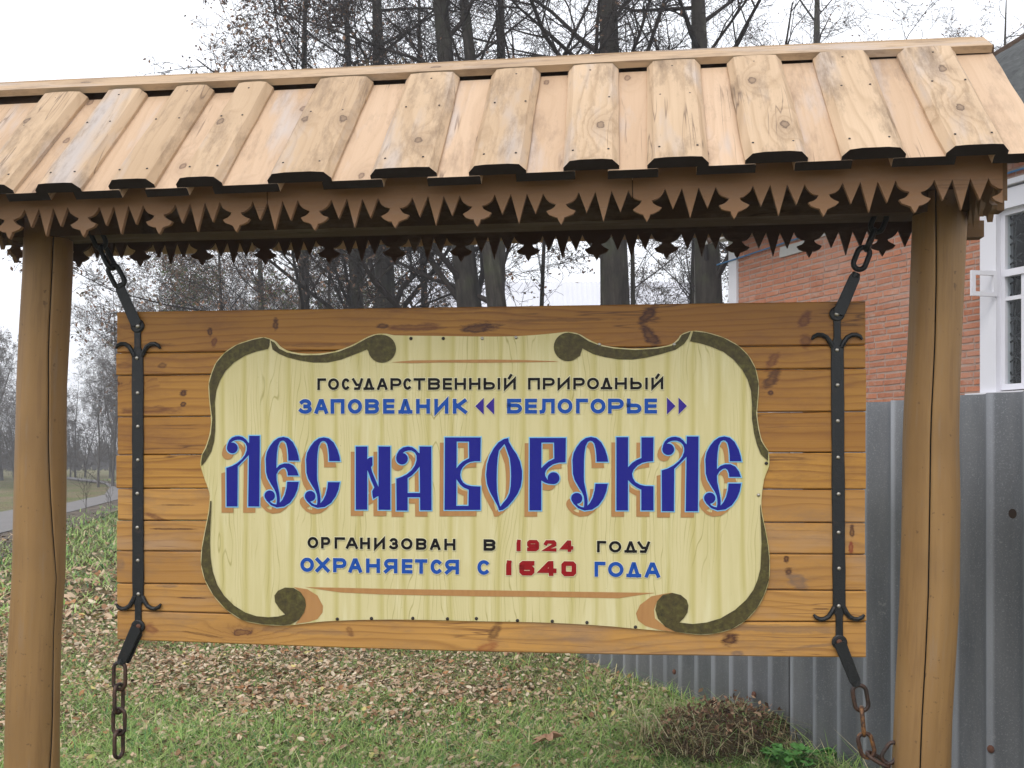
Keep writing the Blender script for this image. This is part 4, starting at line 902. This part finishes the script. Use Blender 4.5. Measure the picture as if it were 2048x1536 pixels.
# ------------------------------------------------------------------ trees
class Tree:
    def __init__(s,seed): s.r=random.Random(seed); s.tv=[];s.tf=[];s.cv=[];s.cf=[];s.tips=[]
    def tube(s,pts,rad,sides,trunk):
        V_,F_=(s.tv,s.tf) if trunk else (s.cv,s.cf); base=len(V_); ref=None
        for i,p in enumerate(pts):
            a=pts[max(i-1,0)]; b=pts[min(i+1,len(pts)-1)]; t=(b-a).normalized()
            if ref is None: ref=t.orthogonal().normalized()
            u=(ref-t*ref.dot(t)).normalized(); ref=u; v=t.cross(u)
            for j in range(sides):
                c=2*math.pi*j/sides; q_=p+(u*math.cos(c)+v*math.sin(c))*rad[i]; V_.append((q_.x,q_.y,q_.z))
        for i in range(len(pts)-1):
            for j in range(sides):
                k=(j+1)%sides; F_.append((base+i*sides+j,base+i*sides+k,base+(i+1)*sides+k,base+(i+1)*sides+j))
    def branch(s,p,d,L,r,lev,maxlev,P):
        n=max(3,int(5-lev*.6)+1) if lev else 12; pts=[p];rad=[r]; step=L/n; q_=p.copy(); d=d.copy()
        for i in range(n):
            w=P['wander'][min(lev,3)]
            d=(d+Vector((s.r.gauss(0,w),s.r.gauss(0,w),s.r.gauss(0,w)+P['lift'][min(lev,3)]))).normalized()
            q_=q_+d*step; pts.append(q_.copy()); rad.append(max(.0036,r*(1-(i+1)/n*(.78 if lev else P['taper']))))
        s.tube(pts,rad,12 if lev==0 else (6 if lev==1 else (4 if lev==2 else 3)),lev==0)
        if lev>=maxlev: s.tips.append((pts[-1],d)); return
        nc=P['n'][lev]
        for c in range(nc):
            f=(P['start'] if lev==0 else .22)+(1-(P['start'] if lev==0 else .22))*((c+s.r.random())/nc)
            x=f*n; i=min(n-1,int(x)); bp_=pts[i].lerp(pts[i+1],x-i); dd=(pts[i+1]-pts[i]).normalized()
            ang=R(s.r.uniform(*P['ang'][min(lev,3)])); az_=s.r.uniform(0,2*math.pi) if lev==0 else s.r.choice((0,math.pi))+s.r.gauss(0,.7)
            o=dd.orthogonal().normalized() if lev==0 else dd.cross(Vector((0,0,1)) if abs(dd.z)<.95 else Vector((1,0,0))).normalized(); o2=dd.cross(o)
            nd=(dd*math.cos(ang)+(o*math.cos(az_)+o2*math.sin(az_))*math.sin(ang)).normalized()
            rr=rad[i]*P['rr'][min(lev,3)]*s.r.uniform(.7,1.1)
            LL_=(P['l1']*(1.15-.75*f) if lev==0 else L*P['lr']*(1.1-.5*f))*s.r.uniform(.65,1.2)
            s.branch(bp_,nd,LL_,max(rr,.003),lev+1,maxlev,P)
BASE=dict(wander=(.010,.14,.2,.24),lift=(.0,.05,.02,.0),taper=.96,n=(27,10,7,5),start=.22,ang=((28,82),(30,65),(30,70),(30,65)),rr=(.28,.5,.5,.55),l1=5.0,lr=.48)
def leaf_cluster(tips,rs_,per,size,cols,spread=.12):
    n=len(tips)*per; c=np.repeat(np.array([t[0] for t in tips]),per,0)+rs_.normal(0,spread,(n,3))
    a=rs_.normal(0,1,(n,3)); a/=np.linalg.norm(a,axis=1)[:,None]; b=np.cross(a,rs_.normal(0,1,(n,3))); b/=np.linalg.norm(b,axis=1)[:,None]
    sz=size*rs_.uniform(.6,1.3,(n,1)); V=np.stack([c-a*sz,c+b*sz*.55,c+a*sz,c-b*sz*.55],1).reshape(-1,3)
    col=np.array(cols)[rs_.randint(0,len(cols),n)]*rs_.uniform(.7,1.3,(n,1)); col=np.concatenate([col,np.ones((n,1))],1)
    return V,np.arange(n*4).reshape(n,4),np.repeat(col,4,0)
protos={}
def make_tree(key,seed,H,r,P=None,maxlev=4,trunk='bark',leaves=None,fork=None):
    PP=dict(BASE); PP.update(P or {}); T=Tree(seed); d0=Vector((0,0,1))
    T.branch(Vector((0,0,-.2)),d0,H,r,0,maxlev,PP)
    if fork:
        h,an,L,fr=fork; T.branch(Vector((0,0,h)),Vector((math.sin(an),.1,math.cos(an))),L,fr,0,maxlev-1,{**PP,'start':.15})
    crown_mat='bark_far' if trunk=='bark_far' else 'bark_twig'
    tm=npmesh('trunk',np.array(T.tv),np.array(T.tf),M[trunk],smooth=True)
    by=np.array(T.cv); cf=np.array(T.cf); cm=npmesh('crown',by,cf,M[crown_mat])
    lm=None
    if leaves:
        per_,size,cols,frac,spread=leaves; rs_=np.random.RandomState(seed); tips=[t for t in T.tips if rs_.rand()<frac and t[0].length>1]
        V,Fq,col=leaf_cluster(tips,rs_,per_,size,cols,spread); lm=npmesh('leaves',V,Fq,M['foliage'],attr=col)
    protos[key]=(tm,cm,lm)
def tree(key,name,label,cat,x,y,z=0,lean=(0,0),rz=0,sc=1.0,group=None):
    o=thing(name,label,cat,(x,y,z),group); o.rotation_euler=(lean[1],lean[0],rz); o.scale=(sc,sc,sc)
    for nm,me in zip(('trunk','crown','leaves'),protos[key]):
        if me is None: continue
        c=bpy.data.objects.new(nm,me); COL.objects.link(c); c.parent=o; c['_o']=(0,0,0)
        if nm=='leaves': c['kind']='stuff'
    return o
BR=[(.22,.13,.085),(.17,.10,.07),(.12,.08,.055),(.27,.16,.10)]; GR=[(.07,.10,.025),(.10,.13,.03),(.05,.075,.02)]
make_tree('big1',11,15,.30,leaves=(2,.035,BR,.10,.15))
make_tree('big2',23,16,.36,dict(start=.3,l1=5.2))
make_tree('big3',37,14,.24,leaves=(2,.035,BR,.12,.12))
make_tree('fork',41,15,.26,dict(start=.3),fork=(4.6,.16,9,.17))
make_tree('leafy',53,12,.15,dict(start=.10,l1=5.2,n=(30,10,6,6),wander=(.03,.14,.2,.24),lift=(.02,.0,-.02,-.03)),leaves=(3,.035,BR+[(.14,.12,.08)],.5,.05))
make_tree('green',59,9,.13,dict(start=.12,l1=3.4,n=(20,7,6,4)),leaves=(4,.05,GR+BR[:2],.5,.18))
make_tree('thin',61,11,.075,dict(start=.18,l1=2.2,n=(18,6,5,0),ang=((25,50),(25,50),(30,60),(30,60))),maxlev=3)
make_tree('birch',67,12,.11,dict(start=.3,l1=2.4,n=(18,7,5,0)),maxlev=3,trunk='birch')
make_tree('far1',71,10,.12,dict(start=.12,l1=4.0,wander=(.04,.14,.2,.24),n=(22,9,6,4)),maxlev=4,trunk='bark_far',leaves=(2,.05,[(.13,.11,.09),(.11,.09,.07)],.5,.08))
make_tree('far2',73,9,.09,dict(start=.08,l1=3.6,wander=(.05,.14,.2,.24),n=(22,9,6,4),ang=((20,50),(25,50),(30,60),(30,60))),maxlev=4,trunk='bark_far')
make_tree('shrub',79,1.7,.014,dict(start=.1,l1=1.2,n=(9,4,2,0),ang=((15,40),(25,50),(30,60),(30,60)),lift=(.03,.04,.02,0)),maxlev=2)
def at(px,Y): return (px-1024)/F*Y
def place(key,px_lo,px_hi,Y,label,name='bare_tree',sc=1.0,rz=0,kind='tree',lo=600,hi=60):
    """stand a tree so that its trunk runs through two points of the photograph"""
    zlo=EYE+(HZ-lo)/F*Y; zhi=EYE+(HZ-hi)/F*Y; xl,xh=at(px_lo,Y),at(px_hi,Y); a=math.atan2(xh-xl,zhi-zlo)
    tree(key,name,label,kind,xl-math.tan(a)*zlo,Y,0,(a,0),rz,sc)
place('big3',711,702,21,'slim dark tree with curling branches, left of the trunks above the sign',rz=1.2,sc=.95)
place('big1',779,789,20,'dark tree with long drooping branches reaching left over the roof',rz=2.3,sc=1.0)
place('thin',858,850,23,'thin straight trunk just left of the forked tree',rz=.4,sc=1.5,name='young_tree')
place('fork',988,925,17,'forked tree whose two stems part above the roof ridge',rz=.3,sc=.9)
place('big1',1098,1214,18,'stout trunk leaning to the right across its neighbour',rz=4.1,sc=1.0)
place('big2',1193,1136,17,'thick pale barked trunk leaning left above the middle of the roof',rz=.9,sc=.95)
place('big2',1437,1440,16,'thick upright trunk left of the brick house corner',rz=3.6,sc=.85)
place('birch',1396,1392,19,'slender birch beside the thick trunk near the house',rz=1,name='birch_tree')
place('thin',1368,1362,20,'thin sapling between the birch and the middle trunks',rz=2,name='young_tree')
place('thin',1278,1290,19,'thin sapling right of the leaning pale trunk',rz=5,name='young_tree')
place('thin',1060,1052,20,'thin sapling in the gap left of the right leaning trunk',rz=3,name='young_tree')
place('thin',931,938,22,'thin reddish sapling behind the forked tree',rz=4,name='young_tree')
for i,(px,Y,key,lab,sc) in enumerate([(455,25,'leafy','bushy tree holding brown leaves above the left part of the sign',.72),(610,22,'leafy','tall bushy tree with dry red leaves left of the dark trunks',1.2),(400,30,'green','low tree with green leaf clumps above the left strap',.8),(655,27,'green','tree with a few green leaf clumps behind the dark trunks',.95),(330,34,'far2','thin misty tree at the left end of the thicket',.85),(530,30,'big3','dark twiggy tree in the middle of the thicket',.8)]):
    tree(key,'leafy_tree' if key in('leafy','green') else 'bare_tree',lab,'tree',at(px,Y),Y,0,(random.uniform(-.04,.04),0),i*1.3,sc)
for i,(px,Y,sc,lab) in enumerate([(1864,27,1.0,'twiggy tree above the right end of the roof ridge'),(1985,30,1.1,'tree behind the slate roof of the brick house'),(1620,25,1.05,'tree with fine twigs over the roof boards right of the thick trunk'),(1760,32,1.15,'pale twiggy tree behind the house to the right')]):
    tree(('far1','big3','big1','far2')[i],'bare_tree',lab,'tree',at(px,Y),Y,0,(0,0),i*2.1+.5,sc)
rt=random.Random(5)
for i in range(50):
    px=rt.uniform(-260,430); Y=rt.uniform(44,72)
    top=np.interp(px,[-260,-20,45,90,150,200,240,300,430],[600,640,730,780,760,700,610,540,480])+rt.uniform(-30,70)   # skyline of the row
    H=1.6+(HZ-top)/F*Y; key=rt.choice(('far1','far2')); sc=max(.3,H/(10.5 if key=='far1' else 9.5))
    tree(key,'bare_tree','bare grey tree in the misty row along the road at far left','tree',at(px,Y),Y,-.1,(rt.uniform(-.04,.04),0),rt.uniform(0,6),sc,'misty trees along the road')
for i in range(20):
    px=rt.uniform(430,1500) if i>6 else rt.uniform(430,700); Y=rt.uniform(34,54)
    tree(rt.choice(('far1','far2')),'bare_tree','bare grey tree in the misty wood behind the dark trunks','tree',at(px,Y),Y,-.1,(rt.uniform(-.04,.04),0),rt.uniform(0,6),rt.uniform(.8,1.2),'misty trees behind the dark trunks')
for px,Y,sc,lab in ((262,38,.95,'grey bushy tree rising beside the upper left corner of the sign'),(225,46,.85,'grey tree at the edge of the thicket left of the sign'),(300,42,1.05,'grey tree behind the upper left chain')): tree('far2','bare_tree',lab,'tree',at(px,Y),Y,0,(0,0),px*.1,sc)
tree('shrub','bare_shrub','thin leafless shrub stems in front of the brick wall','shrub',at(1522,9.5),9.5,1.9-1.35,(0,0),.4,1.25)
tree('shrub','bare_shrub','thin twig in front of the brick wall near the right chain','shrub',at(1640,10.5),10.5,.9,(.1,0),2.4,1.0)
tree('shrub','bare_shrub','dead weed stalks standing in the grass beside the road','shrub',at(172,26),26,0,(0,0),1.4,.75)
tree('shrub','bare_shrub','small dead weed just right of the stalks by the road','shrub',at(222,25),25,0,(0,0),3.4,.5)
# distant wood closing the horizon
rw=np.random.RandomState(9); n=9000; ang=rw.uniform(-.9,.9,n); dist=rw.uniform(95,130,n); hh=rw.uniform(1.5,6,n)*(1+.3*np.sin(ang*19)); x=np.sin(ang)*dist; y=np.cos(ang)*dist
V=np.stack([np.stack([x-.10,y,0*x-.5],1),np.stack([x+.10,y,0*x-.5],1),np.stack([x+rw.normal(0,.8,n),y,hh],1)],1).reshape(-1,3)
col=np.tile(np.array([.085,.078,.074,1.]),(n*3,1)); me=npmesh('distant_wood',V,np.arange(n*3).reshape(n,3),M['foliage'],attr=col)
o=bpy.data.objects.new('distant_wood',me); COL.objects.link(o); o['kind']='stuff'; o['label']='misty leafless wood on the horizon'

# ------------------------------------------------------------------ ground cover
rs_=np.random.RandomState(4)
def fbm(x,y,s):
    return (np.sin(x*1.7*s+1.3*np.sin(y*1.1*s))+np.sin(y*2.3*s+1.7*np.sin(x*.9*s+2))+.6*np.sin(x*4.1*s+y*3.7*s))/2.6
def scatter(n,y0,y1,p=1.6):
    t=rs_.rand(n); Y=y0+(y1-y0)*t**p; X=rs_.uniform(-.56,.56,n)*Y; return X,Y
def green_amount(X,Y):
    g=np.where(Y<6.6,.95-(Y-5.4)*.38,np.where(Y<11,.46,np.where(Y<14,.7,1.05)))
    left=np.clip((-X-2.0)/2,0,1)*(Y<9); g=g*(1-.25*left)
    return np.clip(g*.85+.28*fbm(X,Y,1.0)+.22*fbm(X,Y,3.1)+.18*fbm(X+7,Y,8),0.10,.93)
def front_of_fence(X,Y): return ((X-GO.x)*GN.x+(Y-GO.y)*GN.y)>.06
def off_road(X,Y):
    re=np.interp(Y,[p[1] for p in RR],[p[0] for p in RR]); return X>re+1.0*rs_.rand(len(X))**.5
def blades(n,y0,y1,hmin,hmax,wd,p=1.6,thr=1.0,greens=None):
    X,Y=scatter(n,y0,y1,p); ga=green_amount(X,Y); keep=(rs_.rand(n)<(ga*.8+.2)*thr)&front_of_fence(X,Y)&off_road(X,Y); X,Y,ga=X[keep],Y[keep],ga[keep]; n=len(X)
    near=np.exp(-np.maximum((X-GO.x)*GN.x+(Y-GO.y)*GN.y,0)*3)
    Zb=hill_np(X,Y)-.004; H=rs_.uniform(hmin,hmax,n)*(.5+.8*ga)*(1+1.0*near*rs_.rand(n)); a=rs_.uniform(0,2*np.pi,n)
    ln=rs_.uniform(.5,2.6,n)*H; dx,dy=np.cos(a),np.sin(a); w=wd*rs_.uniform(.6,1.3,n)*(Y/6)**.5; px,py=-dy*w/2,dx*w/2
    b=np.stack([X,Y,Zb],1); m=b+np.stack([dx*ln*.35,dy*ln*.35,H*.62],1); t=b+np.stack([dx*ln,dy*ln,H],1); s=np.stack([px,py,0*px],1)
    V=np.stack([b-s,b+s,m+s*.8,m-s*.8,t+s*.12,t-s*.12],1).reshape(-1,3); k=np.arange(n)[:,None]*6
    Fq=np.concatenate([k+np.array([[0,1,2,3]]),k+np.array([[3,2,4,5]])],0)
    c1=np.array([.15,.28,.055]); c2=np.array([.34,.45,.14]); c3=np.array([.55,.49,.28]); c4=np.array([.07,.19,.07])
    u=rs_.rand(n,1); col=c1*(1-u)+c2*u; dry=(rs_.rand(n)<(.34-.26*ga+.2*near)); col[dry]=c3*rs_.uniform(.6,1.2,(dry.sum(),1)); dk=rs_.rand(n)<.12; col[dk&~dry]=c4
    col=np.concatenate([col,np.ones((n,1))],1); return V,Fq,np.repeat(col,6,0)
def join(parts):
    Vs,Fs,Cs=[],[],[]; o=0
    for V,Fq,C in parts: Vs.append(V);Fs.append(Fq+o);Cs.append(C);o+=len(V)
    return np.concatenate(Vs),np.concatenate(Fs),np.concatenate(Cs)
V,Fq,C=join([blades(220000,4.3,9.5,.018,.055,.0042,1.1),blades(16000,4.3,7.6,.04,.10,.0050,1.0,.6),blades(60000,9.5,34,.05,.12,.012,1.3),blades(12000,34,60,.03,.07,.02,1.0)])
me=npmesh('grass',V,Fq,M['grass'],attr=C); o=bpy.data.objects.new('grass',me); COL.objects.link(o); o['kind']='stuff'; o['label']='short green grass with dry blades mixed in'
def litter(n,y0,y1,size,p=1.3,zoff=.03):
    X,Y=scatter(n,y0,y1,p); ga=green_amount(X,Y); keep=(rs_.rand(n)<np.clip(1.2-ga*1.0,.22,1))&front_of_fence(X,Y); X,Y=X[keep],Y[keep]; n=len(X)
    re=np.interp(Y,[p[1] for p in RR],[p[0] for p in RR]); k=X>re+.1; X,Y=X[k],Y[k]; n=len(X)
    Z=hill_np(X,Y)+zoff*rs_.rand(n)+.012; a=rs_.uniform(0,2*np.pi,n); sz=size*rs_.uniform(.45,1.35,n)
    d=np.stack([np.cos(a),np.sin(a),rs_.normal(0,.45,n)],1); d/=np.linalg.norm(d,axis=1)[:,None]
    nn=np.stack([rs_.normal(0,.45,n),rs_.normal(0,.45,n),np.ones(n)],1); e2=np.cross(nn,d); e2/=np.linalg.norm(e2,axis=1)[:,None]; up=np.cross(d,e2)
    c=np.stack([X,Y,Z],1); s=sz[:,None]; cu=rs_.uniform(-.1,.35,(n,1))
    pt=lambda u,v,wz: c+d*s*u+e2*s*v+up*s*wz
    V=np.stack([pt(-1,0,cu),pt(-.35,.55,cu*.2),pt(.45,.42,cu*.3),pt(1,0,cu*1.1),pt(.45,-.42,cu*.3+.12),pt(-.35,-.55,cu*.2+.1)],1).reshape(-1,3)
    k=np.arange(n)[:,None]*6; Fq=np.concatenate([k+np.array([[0,1,2,3]]),k+np.array([[0,3,4,5]])],0)
    cols=np.array([(.47,.34,.23),(.36,.23,.14),(.55,.42,.29),(.24,.13,.07),(.38,.19,.09),(.58,.49,.36),(.52,.44,.17)]); pr=[.26,.2,.2,.12,.06,.13,.03]
    col=cols[rs_.choice(len(cols),n,p=pr)]*rs_.uniform(.65,1.15,(n,1)); col=np.concatenate([col,np.ones((n,1))],1); return V,Fq,np.repeat(col,6,0)
V,Fq,C=join([litter(42000,4.3,10,.021,1.1),litter(26000,4.4,8,.012,1.0),litter(26000,9.5,24,.045,1.3)])
me=npmesh('fallen_leaves',V,Fq,M['tint'],attr=C); o=bpy.data.objects.new('fallen_leaves',me); COL.objects.link(o); o['kind']='stuff'; o['label']='brown fallen leaves scattered over the grass'

# heap of dry grass against the fence, green weeds, one big curled leaf
hx,hy=at(1455,5.25),5.25
q=NT('dark_plant_litter',.95,.1); v=q.objc(); n_=q.noise(v,30,5,.7); M['mound']=q.out(q.mix(n_,(.03,.022,.015),(.13,.09,.055)),n_,.8,.03)
heap=thing('grass_heap','heap of raked dry grass and leaves beside the fence under the sign','heap',(hx,hy,0))
mb=MB(); n=20; rings=[]
for k in range(7):
    f=k/6; r_=.34*math.cos(f*math.pi/2)**.8+.001; z=.05+.19*math.sin(f*math.pi/2)
    rings.append([(hx+math.cos(2*math.pi*i/n)*r_*1.15*(1+.22*math.sin(i*.9+k*.3)),hy+math.sin(2*math.pi*i/n)*r_*.8*(1+.1*math.cos(i*3+k)),z+.012*math.sin(i*5+k*2)) for i in range(n)])
mb.loft(rings,None,False); mb.make('mound',M['mound'],heap,smooth=True)
def tuft(name,cx,cy,rx,ry,zf,n,h0,h1,wd,cols,parent,seed,spread=1.2):
    r=np.random.RandomState(seed); a=r.uniform(0,2*np.pi,n); q_=np.sqrt(r.rand(n)); X=cx+np.cos(a)*rx*q_; Y=cy+np.sin(a)*ry*q_; Zb=zf*np.sqrt(np.maximum(0,1-q_**2))+.05
    H=r.uniform(h0,h1,n); b_=r.uniform(0,2*np.pi,n); ln=H*r.uniform(.3,spread,n); dx,dy=np.cos(b_),np.sin(b_); w=wd*r.uniform(.6,1.3,n)
    b=np.stack([X,Y,Zb],1); m=b+np.stack([dx*ln*.45,dy*ln*.45,H*.75],1); t=b+np.stack([dx*ln*1.1,dy*ln*1.1,H*r.uniform(.45,1.0,n)],1); s=np.stack([-dy*w/2,dx*w/2,0*w],1)
    V=np.stack([b-s,b+s,m+s*.8,m-s*.8,t+s*.15,t-s*.15],1).reshape(-1,3); k=np.arange(n)[:,None]*6; Fq=np.concatenate([k+np.array([[0,1,2,3]]),k+np.array([[3,2,4,5]])],0)
    col=np.array(cols)[r.randint(0,len(cols),n)]*r.uniform(.7,1.2,(n,1)); col=np.repeat(np.concatenate([col,np.ones((n,1))],1),6,0)
    me=npmesh(name,V,Fq,M['grass'],attr=col,origin=parent['_o']); o=bpy.data.objects.new(name,me); COL.objects.link(o); o.parent=parent; o['kind']='stuff'; return o
tuft('dry_stems',hx-.03,hy,.46,.32,.14,1500,.02,.12,.0048,[(.38,.32,.18),(.28,.22,.12),(.20,.14,.07),(.16,.24,.07),(.45,.40,.25),(.20,.30,.10)],heap,3,3.2)
LV,LF,LC=[],[],[]
r=np.random.RandomState(8); n=420; a=r.uniform(0,2*np.pi,n); q_=np.sqrt(r.rand(n)); c=np.stack([hx+np.cos(a)*.38*q_,hy+np.sin(a)*.26*q_,.08+.2*np.sqrt(1-q_**2)],1)
V,Fq,C=leaf_cluster([(x,0) for x in c],r,2,.016,[(.24,.14,.09),(.33,.22,.14),(.15,.08,.05),(.10,.06,.04)],.025); me=npmesh('dry_leaves',V,Fq,M['tint'],attr=C,origin=heap['_o']); o=bpy.data.objects.new('dry_leaves',me); COL.objects.link(o); o.parent=heap; o['kind']='stuff'
def weed(px,Y,label,seed,nst,h,lsz,z=.06):
    x=at(px,Y); o=thing('green_weed',label,'plant',(x,Y,z)); r_=random.Random(seed); stem=MB(); V=[];Fq=[];C=[]; mbL=MB()
    for s_ in range(nst):
        a=r_.uniform(0,6.28); ln=r_.uniform(.3,1); P=[Vector((x,Y,z))+Vector((math.cos(a)*ln*h*.8*t,math.sin(a)*ln*h*.8*t,h*t*(1.1-.4*ln*t))) for t in (0,.33,.66,1)]
        stem.tube(P,.0022,4)
        for t in (1,2,3,3):
            b=r_.uniform(0,6.28); dd=Vector((math.cos(b),math.sin(b),r_.uniform(.0,.5))).normalized(); sd_=dd.cross(Z3).normalized(); L=lsz*r_.uniform(.7,1.3); p=P[t]
            mbL.add([p,p+dd*L*.35+sd_*L*.32,p+dd*L*.75+sd_*L*.2,p+dd*L+Vector((0,0,-L*.2)),p+dd*L*.75-sd_*L*.2,p+dd*L*.35-sd_*L*.32,p+dd*L*.5+Vector((0,0,-L*.06))],[(0,1,6),(1,2,6),(2,3,6),(3,4,6),(4,5,6),(5,0,6)])
    stem.make('stem',M['weed'],o); l=mbL.make('leaves',M['weed'],o); l['kind']='stuff'
q=NT('weed_leaf_green',.55,.3); n_=q.noise(q.objc(),30,3); M['weed']=q.out(q.mix(n_,(.06,.20,.035),(.11,.27,.06)))
weed(1585,4.75,'bright green weed at the foot of the fence beside the right post',1,16,.14,.065)
weed(1640,4.85,'smaller green weed between the bright weed and the rusty chain',2,12,.10,.06)
weed(1555,4.9,'low green weed in front of the grass heap',3,12,.08,.06)
lf=MB(); P=Vector((at(1092,5.35),5.35,.07)); pts=[]
for i in range(22):
    a=2*math.pi*i/22; r_=.052*(1+.38*math.cos(a*5)+.12*math.cos(a*10+1)); pts.append(P+Vector((math.cos(a)*r_*1.25,math.sin(a)*r_,.028*abs(math.sin(a*2.5))+.02*math.cos(a))))
lf.add([P]+pts,[(0,i+1,(i+1)%22+1) for i in range(22)]); q=NT('dry_leaf_brown',.8); M['bigleaf']=q.out(q.mix(q.noise(q.objc(),25,4),(.30,.16,.09),(.42,.26,.17)))
o=lf.make('fallen_leaf',M['bigleaf']); o['label']='large curled brown maple leaf lying in the grass at the bottom'; o['category']='leaf'

# ------------------------------------------------------------------ mist
mb=MB(); mb.box((-160,-12,-1.6),(320,0,0),(0,172,0),(0,0,24)); hz=mb.make('haze',NT('mist').m); hz['kind']='stuff'; hz['label']='thin autumn mist'
hm=hz.data.materials[0]; t=hm.node_tree; t.nodes.clear(); oo=t.nodes.new('ShaderNodeOutputMaterial'); pv=t.nodes.new('ShaderNodeVolumePrincipled')
pv.inputs['Color'].default_value=(.9,.93,1,1); pv.inputs['Density'].default_value=.0028; t.links.new(pv.outputs[0],oo.inputs['Volume'])
for o in list(bpy.data.objects):
    if '_o' in o.keys(): del o['_o']
